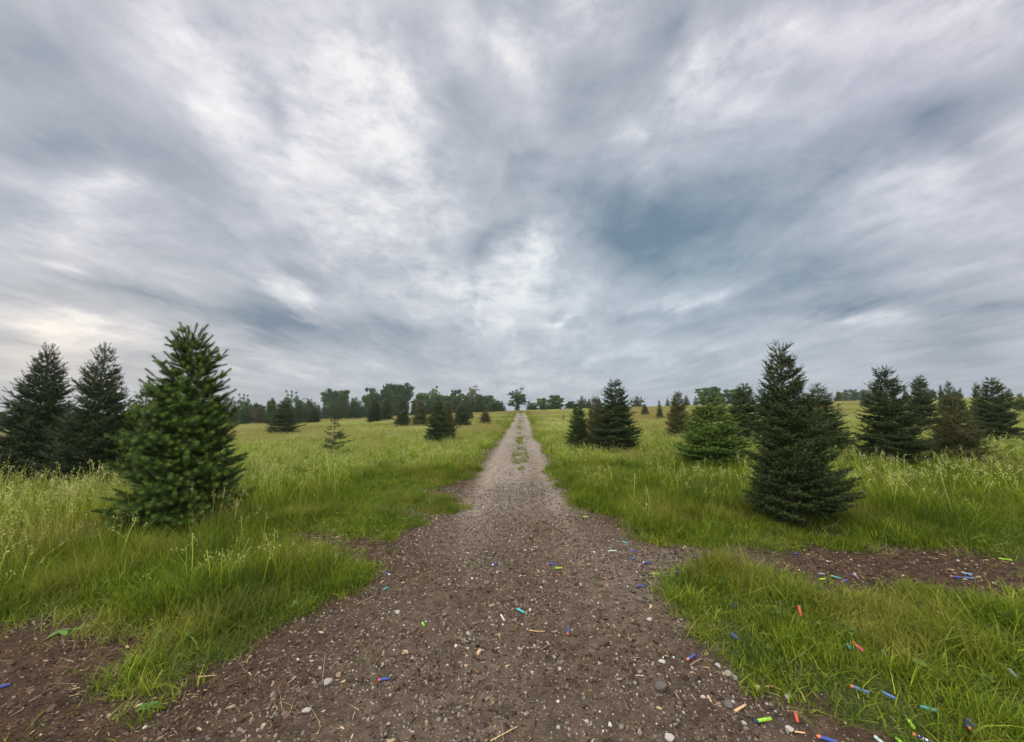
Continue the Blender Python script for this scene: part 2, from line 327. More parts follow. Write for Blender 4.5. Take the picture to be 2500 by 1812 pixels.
def ground_mat():
    m, t, out = new_mat("soil_and_gravel")
    pos = t.new('ShaderNodeNewGeometry').outputs['Position']
    D = t.new('ShaderNodeAttribute', attribute_name='dirt').outputs['Fac']
    G = t.new('ShaderNodeAttribute', attribute_name='gravel').outputs['Fac']
    n0 = t.noise(pos, 1.1, 5, 0.6); n1 = t.noise(pos, 9, 6, 0.65); n2 = t.noise(pos, 60, 5, 0.7)
    st = t.new('ShaderNodeMapping', {'Vector': pos, 'Rotation': (0, 0, R(20)), 'Scale': (1.0, 3.2, 1.0)}).outputs[0]
    n3 = t.noise(st, 40, 4, 0.7, 0.6)
    soil = t.ramp(t.math('ADD', t.math('MULTIPLY', n1, 0.5), t.math('MULTIPLY', n3, 0.5)),
                  [(0.32, (0.010, 0.005, 0.002)), (0.45, (0.038, 0.021, 0.012)), (0.55, (0.070, 0.043, 0.026)), (0.68, (0.16, 0.108, 0.068))])
    soil = t.mix(t.maprange(n0, 0.35, 0.7, 0, 0.55, True), soil, t.mix(1.0, soil, (0.75, 0.68, 0.62, 1), 'MULTIPLY'))
    vor = t.new('ShaderNodeTexVoronoi', {'Vector': pos, 'Scale': 42.0, 'Randomness': 1.0})
    vc = t.new('ShaderNodeSeparateColor', {0: vor.outputs['Color']}).outputs[0]
    stone = t.ramp(vc, [(0.0, (0.06, 0.046, 0.036)), (0.4, (0.16, 0.135, 0.110)), (0.75, (0.29, 0.255, 0.220)), (0.93, (0.44, 0.40, 0.35)), (1.0, (0.60, 0.56, 0.52))])
    inn = t.maprange(vor.outputs['Distance'], 0.55, 0.35)
    U = t.new('ShaderNodeAttribute', attribute_name='rut').outputs['Fac']
    gmask = t.math('MULTIPLY', t.maprange(t.math('ADD', t.math('MULTIPLY', G, 1.0), t.math('MULTIPLY', t.math('SUBTRACT', n1, 0.5), 1.3)), 0.35, 0.75, 0, 1, True), inn)
    dust = t.mix(t.maprange(G, 0.0, 1.0), soil, (0.335, 0.285, 0.235, 1))
    dust = t.mix(t.maprange(n2, 0.3, 0.75, 0.0, 0.55), dust, (0.085, 0.058, 0.042, 1))
    dirt = t.mix(gmask, dust, stone)
    dirt = t.mix(t.math('MULTIPLY', U, t.maprange(n1, .3, .6, .35, .95)), dirt, t.mix(t.maprange(n2, .35, .65), (0.20, .165, .135, 1), (0.37, .315, .265, 1)))
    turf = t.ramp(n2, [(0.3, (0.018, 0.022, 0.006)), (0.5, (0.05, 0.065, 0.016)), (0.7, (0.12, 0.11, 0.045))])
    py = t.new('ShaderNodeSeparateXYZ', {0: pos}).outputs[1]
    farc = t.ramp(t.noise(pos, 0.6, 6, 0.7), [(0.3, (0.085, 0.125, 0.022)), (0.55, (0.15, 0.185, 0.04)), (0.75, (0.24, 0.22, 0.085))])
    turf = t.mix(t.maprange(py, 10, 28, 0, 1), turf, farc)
    cl = t.maprange(t.noise(pos, 11, 4, .75), .35, .65, .68, 1.30)
    dirt = t.mix(1.0, dirt, t.new('ShaderNodeCombineColor', {0: cl, 1: cl, 2: cl}).outputs[0], 'MULTIPLY')
    k = t.maprange(t.math('ADD', D, t.math('MULTIPLY', t.math('SUBTRACT', n1, 0.5), 0.5)), 0.38, 0.62, 0, 1, True)
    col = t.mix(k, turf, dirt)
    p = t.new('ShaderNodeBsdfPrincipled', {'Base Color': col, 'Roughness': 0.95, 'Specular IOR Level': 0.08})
    hgt = t.math('ADD', t.math('MULTIPLY', n3, 0.6), t.math('ADD', t.math('MULTIPLY', n2, 0.5), t.math('MULTIPLY', gmask, 0.5)))
    b = t.new('ShaderNodeBump', {'Height': hgt, 'Strength': 0.9, 'Distance': 0.025}); t.l.new(b.outputs[0], p.inputs['Normal'])
    t.l.new(p.outputs[0], out.inputs[0]); return m

M_ground = ground_mat()
# ------------------------------------------------------------------ ground, path and side track
def axis(lim_f, step, lin, grow, far):
    a = list(np.arange(0, lin, step)); s = step
    while a[-1] < far: s *= grow; a.append(a[-1] + s)
    return a
ax_r = axis(0, 0.04, 5.0, 1.028, 250); xs = np.array([-v for v in ax_r[:0:-1]] + ax_r)
ay = [1.0 + v for v in axis(0, 0.03, 4.0, 1.022, 200)]; ys = np.array([-60, -30, -15, -8, -4, -2, -1, -.5, 0, .3, .6, .8] + ay)
XX, YY = np.meshgrid(xs, ys)
SS = sdist(PATH, XX, YY)
edge_n = 0.26 * fbm(XX, YY, 0.2, 2, 23) + 0.22 * fbm(XX, YY, 0.8, 3, 21) * 2 * np.clip(YY / 8, .35, 2.1)
Dm = sstep(-0.12, 0.12, SS + edge_n)
Bm = np.zeros_like(Dm)
for P in BARE: Bm = np.maximum(Bm, sstep(-0.15, 0.25, sdist(P, XX, YY)))
Dv = np.maximum(Dm, 0.85 * Bm)
ZZ = zpath(XX, YY, SS)
fine = (YY < 9) & (np.abs(XX) < 9) & (YY > 0.9)
ZZ += np.where(fine, (0.022 * fbm(XX, YY, 0.28, 3, 31) + 0.012 * fbm(XX, YY, 0.10, 2, 35)) * Dv, 0)
xc = 0.11 + 0.0252 * (YY - 8.55)
wide = 0.85 + 0.10 * np.clip(8 - YY, 0, 6)
grav = np.exp(-((XX - xc - 0.05) / wide) ** 4) * (0.22 + 0.78 * sstep(3.5, 10, YY)) * (1 - 0.55 * np.exp(-((XX - xc - 0.55) / 0.35) ** 2) * sstep(5, 8, YY) * sstep(14, 10, YY))
grav = grav * (0.75 + 0.6 * fbm(XX, YY, 1.0, 2, 77)) + 0.35 * np.exp(-((XX - 1.6) / .8) ** 2 - ((YY - 3.6) / .8) ** 2)
RUT = np.exp(-((np.abs(XX - xc - .04 * np.sin(YY * .4)) - .62) / .20) ** 2) * sstep(3.5, 7, YY) * .7 * (SS > 0)
ny, nx = XX.shape
V = np.stack([XX, YY, ZZ], -1).reshape(-1, 3)
I = np.arange(ny * nx).reshape(ny, nx)
Q = np.stack([I[:-1, :-1], I[:-1, 1:], I[1:, 1:], I[1:, :-1]], -1)
Dc = (Dm[:-1, :-1] + Dm[1:, 1:] + Dm[:-1, 1:] + Dm[1:, :-1]) / 4
Xc, Yc = XX[:-1, :-1], YY[:-1, :-1]
isd = (Dc > 0.5) & (Yc < 85)
track = isd & (Yc > 2.9) & (Xc > 0.44 * Yc - 0.05) & (Xc > 1.4)
def sub_ground(name, mask, kind_label):
    q = Q[mask].reshape(-1, 4); u, inv = np.unique(q, return_inverse=True)
    me = mesh_np(name, V[u], inv.reshape(-1, 4), 4, [M_ground], {'dirt': Dv.ravel()[u], 'gravel': np.clip(grav, 0, 1).ravel()[u], 'rut': RUT.ravel()[u]}, True)
    o = link(name, me); tag(o, kind_label, None, None, 'structure'); return o
sub_ground("ground", ~isd, "grassy field rising gently to a low crest")
sub_ground("path", isd & ~track, "straight gravel and dirt farm track running up to the crest")
sub_ground("dirt_track", track, "bare brown muddy track crossing to the right")

def ground_z(x, y):
    return zpath(np.atleast_1d(np.asarray(x, float)), np.atleast_1d(np.asarray(y, float)))

# ------------------------------------------------------------------ scatter by geometry nodes (only for uncountable stuff)
def proto_coll(name, objs):
    c = bpy.data.collections.new(name)
    for i, me in enumerate(objs):
        o = bpy.data.objects.new(f"{name}_{i:02d}", me); c.objects.link(o)
    return c
def scatter(name, P, rot, scl, idx, coll, label, cat):
    me = bpy.data.meshes.new(name); n = len(P)
    me.vertices.add(n); me.vertices.foreach_set("co", np.ascontiguousarray(P, dtype=np.float32).ravel())
    a = me.attributes.new("rot", 'FLOAT_VECTOR', 'POINT'); a.data.foreach_set("vector", np.ascontiguousarray(rot, dtype=np.float32).ravel())
    a = me.attributes.new("scl", 'FLOAT_VECTOR', 'POINT'); a.data.foreach_set("vector", np.ascontiguousarray(scl, dtype=np.float32).ravel())
    a = me.attributes.new("idx", 'INT', 'POINT'); a.data.foreach_set("value", np.ascontiguousarray(idx, dtype=np.int32))
    me.update(); o = link(name, me)
    ng = bpy.data.node_groups.new(name, 'GeometryNodeTree')
    ng.interface.new_socket("Geometry", in_out='INPUT', socket_type='NodeSocketGeometry')
    ng.interface.new_socket("Geometry", in_out='OUTPUT', socket_type='NodeSocketGeometry')
    N, L = ng.nodes, ng.links
    gi = N.new('NodeGroupInput'); go = N.new('NodeGroupOutput'); ip = N.new('GeometryNodeInstanceOnPoints')
    ci = N.new('GeometryNodeCollectionInfo'); ci.inputs['Collection'].default_value = coll
    ci.inputs['Separate Children'].default_value = True; ci.inputs['Reset Children'].default_value = True
    def att(nm, ty):
        a = N.new('GeometryNodeInputNamedAttribute'); a.data_type = ty; a.inputs['Name'].default_value = nm
        return next(s for s in a.outputs if s.enabled and s.name == 'Attribute')
    L.new(gi.outputs[0], ip.inputs['Points']); L.new(ci.outputs[0], ip.inputs['Instance'])
    ip.inputs['Pick Instance'].default_value = True
    L.new(att('idx', 'INT'), ip.inputs['Instance Index']); L.new(att('rot', 'FLOAT_VECTOR'), ip.inputs['Rotation']); L.new(att('scl', 'FLOAT_VECTOR'), ip.inputs['Scale'])
    L.new(ip.outputs[0], go.inputs[0])
    md = o.modifiers.new("scatter", 'NODES'); md.node_group = ng
    tag(o, label, cat, None, 'stuff'); return o

# ---- grass prototypes
def blades(n, rad, hmin, hmax, w, bend, seed, segs=3, heads=0, headsize=1.0, square=False):
    r = np.random.default_rng(seed); V, Fc, rn = [], [], []
    def strip(p, az, h, w, bd, rv, segs=segs, wf=None):
        o = len(V); d = np.array([math.cos(az), math.sin(az), 0]); s = np.array([-math.sin(az + r.uniform(-.6, .6)), math.cos(az), 0])
        for k in range(segs + 1):
            t = k / segs; c = p + d * (bd * h * t ** 2) + np.array([0, 0, h * (t - 0.25 * bd * t ** 2)])
            ww = w * (wf(t) if wf else (1 - t ** 1.6) * 0.5 + (0.5 if t < 1 else 0) * (1 - t))
            V.append(c - s * ww); V.append(c + s * ww); rn.append(rv); rn.append(rv)
            if k: Fc.append((o + 2 * k - 2, o + 2 * k - 1, o + 2 * k + 1, o + 2 * k))
        return c
    for i in range(n):
        q = r.uniform(-rad, rad, 2) if square else r.normal(0, rad / 2, 2)
        strip(np.array([q[0], q[1], -0.02]), r.uniform(0, 6.28), r.uniform(hmin, hmax), w * r.uniform(.6, 1.2), r.uniform(.1, 1) * bend, r.random() ** 1.3 * 0.85)
    for i in range(heads):   # flowering stalks with a loose pale panicle
        q = r.uniform(-rad, rad, 2); h = hmax * r.uniform(1.0, 1.35); az = r.uniform(0, 6.28); bd = r.uniform(.05, .35)
        p = np.array([q[0], q[1], 0]); strip(p, az, h, 0.0016 * headsize, bd, 0.95, 3, lambda t: 1)
        d = np.array([math.cos(az), math.sin(az), 0])
        for k in range(9):
            t = 1 - k * 0.022; c = p + d * (bd * h * t ** 2) + np.array([0, 0, h * (t - .25 * bd * t ** 2)]) + r.normal(0, .008 * headsize * (1 + k * .12), 3)
            o = len(V); e1 = r.normal(0, 1, 3); e1 /= np.linalg.norm(e1); e2 = np.array([0, 0, 1.6]) + r.normal(0, .5, 3); s1 = .0042 * headsize * r.uniform(.7, 1.4)
            V.extend([c - e1 * s1, c - e2 * s1, c + e1 * s1, c + e2 * s1]); rn.extend([1.65] * 4); Fc.append((o, o + 1, o + 2, o + 3))
    return np.array(V), np.array(Fc), np.array(rn)
def blade_mesh(name, mat, *a, **k):
    V, Fc, rn = blades(*a, **k); return mesh_np(name, V, Fc, 4, [mat], {'rnd': rn})
G1, G2, G3 = (0.046, 0.074, 0.006), (0.140, 0.195, 0.012), (0.310, 0.365, 0.030)
STRAW, PALE = (0.40, 0.33, 0.14), (0.44, 0.45, 0.22)
M_short = leaf_mat("short_grass_blades", [G1, G1, G2, G2, G3, STRAW], 0.35, patch=[(1.3, 0.45, 0.68, (0.27, 0.225, 0.055), 0.5), (0.7, 0.5, 0.7, (0.05, 0.085, 0.014), 0.5)])
M_tall = leaf_mat("tall_grass_blades", [G1, G1, G2, G2, G3, G3, PALE], 0.35, patch=[(0.45, 0.46, 0.68, (0.25, 0.205, 0.07), 0.65), (1.3, 0.5, 0.75, (0.06, 0.12, 0.014), 0.5)])
M_far = leaf_mat("meadow_grass_blades", [G1, G2, G2, G3, G3, PALE], 0.35, patch=[(0.12, 0.38, 0.58, (0.26, 0.20, 0.08), 0.85), (0.8, 0.5, 0.75, (0.09, 0.15, 0.018), 0.5)])
short_c = proto_coll("short_tuft", [blade_mesh("short_tuft", M_short, 28, .11, .05, .16, .0034, 1.1, 100 + i) for i in range(5)])
mid_c = proto_coll("mid_tuft", [blade_mesh("mid_tuft", M_short, 28, .13, .13, .32, .0040, 1.0, 140 + i) for i in range(5)])
tall_c = proto_coll("tall_tuft", [blade_mesh("tall_tuft", M_tall, 34, .20,   .26, .60, .0046, .75, 120 + i, heads=(0, 1, 2, 3, 4, 3)[i], headsize=1.5) for i in range(6)])
patch_c = proto_coll("meadow_patch", [blade_mesh("meadow_patch", M_far, 150, .55, .3, .62, .0085, .6, 160 + i, heads=(3, 7, 12, 18)[i], headsize=2.4, square=True, segs=2) for i in range(4)])

DARTS_XY = []   # filled further down in the list, read here
# foam darts: x0, y0, x1, y1 (end to end on the ground, tip end first), body colour, tip colour, label
DART = [
 (1679,1601,1698,1588,'blue','orange',"royal blue foam dart with orange tip on bare soil beside the grass edge"),
 (1787,1553,1801,1564,'blue',None,"blue foam dart half under a grass tuft, right of the royal blue one"),
 (1845,1751,1884,1740,'lime','navy',"big lime green foam dart with dark blue end on the gravel at lower right"),
 (1946,1748,1940,1724,'coral','coral',"coral red foam dart standing out just right of the big lime dart"),
 (1998,1787,2048,1803,'blue','orange',"long blue foam dart with orange tip at the bottom edge, between gravel and grass"),
 (2081,1684,2127,1702,'faded','orange',"faded dusty blue foam dart lying in the lower right grass above the coral dart"),
 (2163,1703,2177,1709,'faded',None,"faded blue foam dart mostly buried in grass beside the long dusty blue one"),
 (2250,1739,2287,1743,'teal',None,"dull teal foam dart lying level in the lower right grass"),
 (2225,1770,2231,1785,'lime',None,"lime foam dart seen end-on with its hollow hole at lower right"),
 (2194,1794,2220,1814,'lime','lime',"bright lime foam dart cut by the bottom edge at lower right"),
 (2235,1797,2278,1813,'inked','orange',"navy foam dart with white flecks and orange tip at the bottom edge"),
 (2372,1794,2353,1766,'violet','orange',"violet blue foam dart with round orange tip near the lower right corner"),
 (2386,1789,2364,1768,'violet',None,"tipless violet blue foam dart touching the orange tipped one in the lower right corner"),
 (2086,1581,2111,1604,'pink','pink',"pink foam dart resting on the right hand grass"),
 (2073,1590,2081,1599,'teal',None,"small teal foam dart seen end-on as a ring, left of the pink dart"),
 (1953,1516,1958,1522,'coral','coral',"coral foam dart poking up from the grass left above the pink dart"),
 (2183,1444,2189,1455,'lime',None,"lime foam dart at the near edge of the muddy side track, alone"),
 (2437,1355,2470,1360,'lime',None,"lime foam dart at the far edge of the muddy side track by the right edge"),
 (2000,1407,2014,1405,'lime',None,"short lime foam dart lying leftmost in the cluster on the muddy side track"),
 (2031,1399,2056,1405,'teal','lime',"teal foam dart with lime end in the cluster on the muddy side track"),
 (2094,1401,2077,1393,'violet','orange',"purple foam dart with orange tip at the right of the cluster on the side track"),
 (2055,1412,2068,1408,'blue','orange',"blue foam dart with orange tip nearest the viewer in the cluster on the side track"),
 (1998,1394,2012,1394,'grey',None,"grey foam dart farthest back in the cluster on the muddy side track"),
 (2350,1393,2372,1396,'sky',None,"pale blue foam dart, the back one of three at the right of the side track"),
 (2326,1402,2343,1404,'blue','orange',"blue foam dart with orange tip, left of three at the right of the side track"),
 (2352,1403,2378,1406,'faded',None,"lavender blue foam dart, the right one of three at the right of the side track"),
 (1934,1347,1953,1348,'navy',None,"dark navy foam dart against the grass at the far edge of the side track"),
 (1341,1370,1358,1371,'blue',None,"blue foam dart in the middle of the track, right behind a lime one"),
 (1355,1380,1372,1379,'lime',None,"lime foam dart in the middle of the track, touching the blue one behind it"),
 (1538,1341,1555,1342,'violet',None,"violet foam dart at the right track edge by the tall grass point"),
 (1539,1358,1550,1360,'blue',None,"short blue foam dart just below the violet one at the right track edge"),
 (1571,1366,1588,1368,'blue','white',"blue foam dart with pale end right of the short blue one at the track edge"),
 (1487,1341,1505,1341,'pale',None,"pale grey green foam dart left of the violet one on the gravel"),
 (1520,1319,1533,1323,'teal',None,"teal foam dart at the foot of the tall grass point right of the track"),
 (1593,1393,1610,1394,'lime',None,"lime foam dart at the right track edge just above the grass clump"),
 (1646,1394,1662,1395,'sky',None,"light blue foam dart in the grass right of the lime one at the track edge"),
 (1690,1353,1703,1358,'violet',None,"purple foam dart on the start of the side track below the grass"),
 (1655,1352,1670,1356,'maroon',None,"dark maroon foam dart left of the purple one at the start of the side track"),
 (1558,1423,1576,1426,'blue',None,"blue foam dart at the right track edge left of the grass clump"),
 (1386,1540,1388,1522,'blue','coral',"blue foam dart with coral tip pointing at the viewer in the middle of the track"),
 (950,1397,937,1392,'violet','white',"purple blue foam dart with pale tip at the left of the track"),
 (936,1434,948,1428,'teal',None,"teal foam dart at the left of the track below the purple blue one"),
 (1203,1374,1215,1368,'blue','white',"small blue foam dart with pale tip in the centre left of the track"),
 (1263,1481,1280,1490,'cyan',None,"turquoise foam dart in the pebbles at the centre of the track"),
 (1222,1494,1232,1510,'beige',None,"pale pinkish beige foam dart left of the turquoise one in the pebbles"),
 (1033,1518,1038,1510,'lime',None,"lime yellow foam dart seen end-on on dark soil left of centre"),
 (926,1653,954,1646,'blue','coral',"dark blue foam dart with coral tip at the bottom of the track left of centre"),
 (0,1671,17,1665,'blue',None,"blue foam dart cut by the left edge of the photo"),
 (1423,1255,1436,1255,'lime',None,"far lime foam dart on the gravel near the right track edge"),
 (1788,1480,1797,1488,'navy',None,"navy foam dart hidden in grass below the tall clump, the left one of two"),
 (1902,1478,1908,1490,'navy',None,"navy foam dart hidden in grass below the tall clump, the right one of two"),
 (2155,1602,2162,1614,'faded',None,"faded blue foam dart sunk in the grass right of the pink dart"),
 (2465,1647,2485,1670,'grey',None,"grey blue foam dart in deep grass near the right edge"),
 (2137,1787,2161,1806,'pale',None,"dirty white foam dart in grass near the bottom edge left of the bright lime one"),
]
DART_W = []
for d_ in DART:
    p0 = to_ground(d_[0], d_[1], .03); p1 = to_ground(d_[2], d_[3], .03)
    DART_W.append((np.array(p0), np.array(p1)))
    for q_ in (0, .5, 1): DARTS_XY.append((p0[0] * (1 - q_) + p1[0] * q_, p0[1] * (1 - q_) + p1[1] * q_))


def dirtness(x, y):
    S = sdist(PATH, x, y); en = 0.26 * fbm(x, y, 0.2, 2, 23) + 0.22 * fbm(x, y, 0.8, 3, 21) * 2 * np.clip(y / 8, .35, 2.1)
    D = sstep(-0.12, 0.12, S + en)
    B = np.zeros_like(D)
    for P in BARE: B = np.maximum(B, sstep(-0.1, 0.3, sdist(P, x, y)))
    return S + en, np.maximum(D, B * .9)
def wedge(n, y0, y1, m=1.5):
    """random points in the strip of ground in front of the camera, uniform in area"""
    y = np.sqrt(rng.uniform(y0 ** 2, y1 ** 2, n)); x = rng.uniform(-m, m, n) * (y + .4); return x, y
def keep_clear(x, y, r0):
    k = np.ones(len(x), bool); A = np.array(DARTS_XY); dd = dirtness(A[:, 0], A[:, 1])[1]
    for (dx_, dy_), q_ in zip(DARTS_XY, dd):
        r = r0 if q_ > .5 else min(r0, .022)
        k &= ((x - dx_) ** 2 + (y - dy_) ** 2 > r * r) & ~((np.abs(x - dx_ * .97) < r) & (y < dy_) & (y > dy_ - r * 1.5))
    return k
def put(name, x, y, coll, nvar, s0, s1, hs, label, cat, tilt=.15):
    n = len(x); z = ground_z(x, y)
    rot = np.stack([rng.normal(0, tilt, n), rng.normal(0, tilt, n), rng.uniform(0, 6.28, n)], -1)
    s = rng.uniform(s0, s1, n); scl = np.stack([s, s, s * hs], -1)
    return scatter(name, np.stack([x, y, z], -1), rot, scl, rng.integers(0, nvar, n), coll, label, cat)

def zones(x, y):
    S, D = dirtness(x, y)
    inside = -S                              # metres into the grass
    hmax = np.where((y < 8) & (x < 0), .44, np.where((y < 8.5) & (x > 2.5), .27, .22)) + .12 * (fbm(x, y, 2.5, 2, 44)) - .08 * sstep(20, 45, y)
    sl = sstep(-.25, .35, sdist(SHORT_L, x, y)); sr = sstep(-.2, .3, sdist(SHORT_R, x, y)); sm = sstep(-.2, .3, sdist(SHORT_M, x, y))
    hmax = hmax * (1 - sl) + .25 * sl; hmax = hmax * (1 - sr) + .11 * sr; hmax = hmax * (1 - sm) + .12 * sm
    h = .08 + (hmax - .08) * sstep(0, np.where(hmax > .3, 1.1, .35), inside)
    h = h * np.clip(1 + 1.6 * fbm(x, y, .32, 2, 45) * (y < 16), .35, 1.8)
    for P, hh in CLUMP: h = np.maximum(h, hh * sstep(-.05, .22, sdist(P, x, y)) * (D < .5))
    return S, D, h

# short and mid grass near the camera
x, y = wedge(60000, .9, 9.5, 1.5); S, D, h = zones(x, y)
dens = (1 - D) ** .6 * np.clip(.75 + 2.2 * fbm(x, y, .35, 2, 50), .25, 1); bare_left = sstep(-.1, .3, sdist(BARE[3], x, y)); dens *= 1 - .7 * bare_left
k = (rng.random(len(x)) < dens) & keep_clear(x, y, .045)
ks = k & (h < .24); km = k & (h >= .14) & (h < .42) & (rng.random(len(x)) < .6)
put("short_grass", x[ks], y[ks], short_c, 5, .7, 1.3, np.clip(h[ks] / .13, .35, 2.0), "short tufted green grass along the edges of the dirt", "grass", .2)
kw = (rng.random(len(x)) < .07 * (1 - D)) & (h < .45) & keep_clear(x, y, .06)
weeds_xy = (x[kw], y[kw])
put("tufted_grass", x[km], y[km], mid_c, 5, .7, 1.25, np.clip(h[km] / .26, .5, 1.5), "knee low green grass clumps beside the track", "grass", .2)
# sparse sprigs on the dirt
x, y = wedge(26000, .9, 40, 1.2); y = np.where(rng.random(len(y)) < .75, .9 + (y - .9) * .22, y); x = rng.uniform(-1.4, 1.4, len(x)) * (np.minimum(y, 8) + .4)
p = np.zeros(len(x))
for P, a in MID_GRASS: p = np.maximum(p, a * sstep(-.02, .15, sdist(P, x, y)) * (fbm(x, y, .35, 2, 61) > -.02))
S, D = dirtness(x, y); p = np.where(D > .5, p + .014 + .42 * sstep(.32, 0, S) * (fbm(x, y, .3, 2, 62) > .02), 0)
k = (rng.random(len(x)) < p) & keep_clear(x, y, .07)
put("sparse_grass", x[k], y[k], short_c, 5, .25, .7, .8, "thin sprigs of grass and weeds on the dirt track", "grass", .3)
# tall meadow grass
x, y = wedge(52000, 2.6, 26, 1.5); S, D, h = zones(x, y)
k = (h > np.where(y < 9, .3, .13)) & (rng.random(len(x)) < (1 - D) * np.where(y < 9, 1, .8)) & keep_clear(x, y, .12)
put("tall_grass", x[k], y[k], tall_c, 6, .75, 1.2, np.clip(h[k] / .60, .3, 1.1), "tall green meadow grass with pale seed heads", "grass", .13)
x, y = wedge(30000, 18, 84, 1.5); S, D, h = zones(x, y)
k = (S < -.55) & (rng.random(len(x)) < 1 - D)
put("meadow_grass", x[k], y[k], patch_c, 4, .8, 1.25, np.clip(h[k] / .52, .4, 1.0), "distant yellow green meadow grass up to the crest", "grass", .05)
x, y = wedge(9000, 18, 80, .12); S, D, h = zones(x, y); k = (S < .02) & (S > -1.2)
put("verge_grass", x[k], y[k], mid_c, 5, .9, 1.5, .9, "green grass fringing the far gravel track", "grass", .2)

xs_, ys_ = [], []
for P, a in MID_GRASS[:3]:
    c = P.mean(0); n_ = 900; qx = rng.uniform(P[:, 0].min(), P[:, 0].max(), n_); qy = rng.uniform(P[:, 1].min(), P[:, 1].max(), n_)
    kk = (sdist(P, qx, qy) > 0) & (fbm(qx, qy, .4, 2, 63) > -.02) & (rng.random(n_) < .35); xs_.append(qx[kk]); ys_.append(qy[kk])
qy = rng.uniform(9, 66, 2600); qx = .11 + .0252 * (qy - 8.55) + rng.normal(0, .20, 2600); kk = (fbm(qx, qy, 1.1, 3, 64) > .05) & (rng.random(2600) < .4); xs_.append(qx[kk]); ys_.append(qy[kk])
xs_ = np.concatenate(xs_); ys_ = np.concatenate(ys_)
put("centre_grass", xs_, ys_, mid_c, 5, .28, .6, .45, "low grass growing in the centre strip between the wheel ruts", "grass", .3)

# ---- gravel and wood chips
def pebble(seed, flat=.6):
    r = np.random.default_rng(seed)
    import bmesh
    bm = bmesh.new(); bmesh.ops.create_icosphere(bm, subdivisions=1, radius=1)
    for v in bm.verts: v.co = Vector((v.co.x * 1.0, v.co.y * r.uniform(.7, .8), v.co.z * flat)) * r.uniform(.78, 1.12)
    me = bpy.data.meshes.new("pebble"); bm.to_mesh(me); bm.free(); return me
def chip(seed):
    """torn bark flake or sliver: an irregular outline, slightly cupped, with thickness"""
    r = np.random.default_rng(seed); n = 7; W = (.12, .45, .3, .6, .2, .38)[seed % 6]; top = []
    for k in range(n):
        a = 2 * math.pi * k / n + r.uniform(-.25, .25); q = r.uniform(.65, 1.1); x_, y_ = math.cos(a) * q, math.sin(a) * q * W
        top.append((x_, y_, .14 * x_ * x_ * r.uniform(-1, 1) + .05 * r.random()))
    T = .08 + .08 * r.random()
    V = [(a, b, c) for a, b, c in top] + [(a * .96 + .02, b * .9, c + T) for a, b, c in top]
    Fc = [tuple(range(n))[::-1], tuple(range(n, 2 * n))] + [(k, (k + 1) % n, n + (k + 1) % n, n + k) for k in range(n)]
    me = bpy.data.meshes.new("chip"); me.from_pydata(V, [], Fc); me.update(); return me
def rnd_mat(name, stops, rough):
    m, t, out = new_mat(name); r = t.new('ShaderNodeObjectInfo').outputs['Random']
    c = t.ramp(r, stops); n = t.noise(t.new('ShaderNodeNewGeometry').outputs['Position'], 120, 3)
    c = t.mix(t.maprange(n, .3, .7, 0, .4), c, t.mix(1.0, c, (.6, .57, .54, 1), 'MULTIPLY'))
    p = t.new('ShaderNodeBsdfPrincipled', {'Base Color': c, 'Roughness': rough, 'Specular IOR Level': .3}); t.l.new(p.outputs[0], out.inputs[0]); return m
M_peb = rnd_mat("gravel_stones", [(0, (.045, .033, .026)), (.5, (.12, .099, .080)), (.85, (.23, .20, .17)), (.96, (.34, .31, .27)), (1, (.52, .49, .45))], .8)
M_chip = rnd_mat("bark_and_wood_chips", [(0, (.018, .010, .006)), (.4, (.050, .030, .019)), (.7, (.115, .074, .049)), (.9, (.25, .175, .12)), (1, (.46, .34, .20))], .9)
pebs = [pebble(200 + i) for i in range(5)]; chips = [chip(222 + i) for i in range(6)]
for m_ in pebs: m_.materials.append(M_peb)
for m_ in chips: m_.materials.append(M_chip)
peb_c = proto_coll("pebble", pebs); chip_c = proto_coll("chip", chips)
def put_small(name, x, y, coll, nvar, size, label, cat, tilt, up=.3):
    n = len(x)
    z = ground_z(x, y)
    fine_ = (y < 9) & (np.abs(x) < 9)
    z = z + np.where(fine_, 0.022 * fbm(x, y, 0.28, 3, 31) + 0.012 * fbm(x, y, 0.10, 2, 35), 0)
    rot = np.stack([rng.normal(0, tilt, n), rng.normal(0, tilt, n), rng.uniform(0, 6.28, n)], -1)
    return scatter(name, np.stack([x, y, z + size * up], -1), rot, np.stack([size] * 3, -1), rng.integers(0, nvar, n), coll, label, cat)
x, y = wedge(380000, 1.0, 16, 1.25); y = np.where(rng.random(len(y)) < .6, 1.0 + (y - 1) * .45, y); x = rng.uniform(-1.3, 1.3, len(x)) * (y + .4)
S, D = dirtness(x, y); xcp = .11 + .0252 * (y - 8.55); wd = .95 + .16 * np.clip(8 - y, 0, 7)
p = np.exp(-((x - xcp - .1) / wd) ** 2) * np.clip(.5 + 2.2 * fbm(x, y, .6, 3, 70), .08, 1) * 1.6 * (1 - .6 * np.exp(-((np.abs(x - xcp) - .62) / .2) ** 2) * (y > 5)) * (D > .5) * (S > .08) + .06 * (D > .5) + .5 * (D > .5) * np.exp(-((x - 1.3) / .6) ** 2 - ((y - 2.3) / .5) ** 2)
k = rng.random(len(x)) < p; x, y = x[k], y[k]
size = np.clip(rng.lognormal(math.log(.0041), .60, len(x)), .0016, .017) * np.where(y > 6, 1.35, 1)
put_small("gravel", x, y, peb_c, 5, size, "loose pale grey gravel strewn over the track", "gravel", .5, .12)
x, y = wedge(420000, 1.0, 9.5, 1.5); S, D = dirtness(x, y)
k = rng.random(len(x)) < (D > .45) * (.55 + 1.6 * fbm(x, y, .7, 2, 80)) * sstep(10, 5, y)
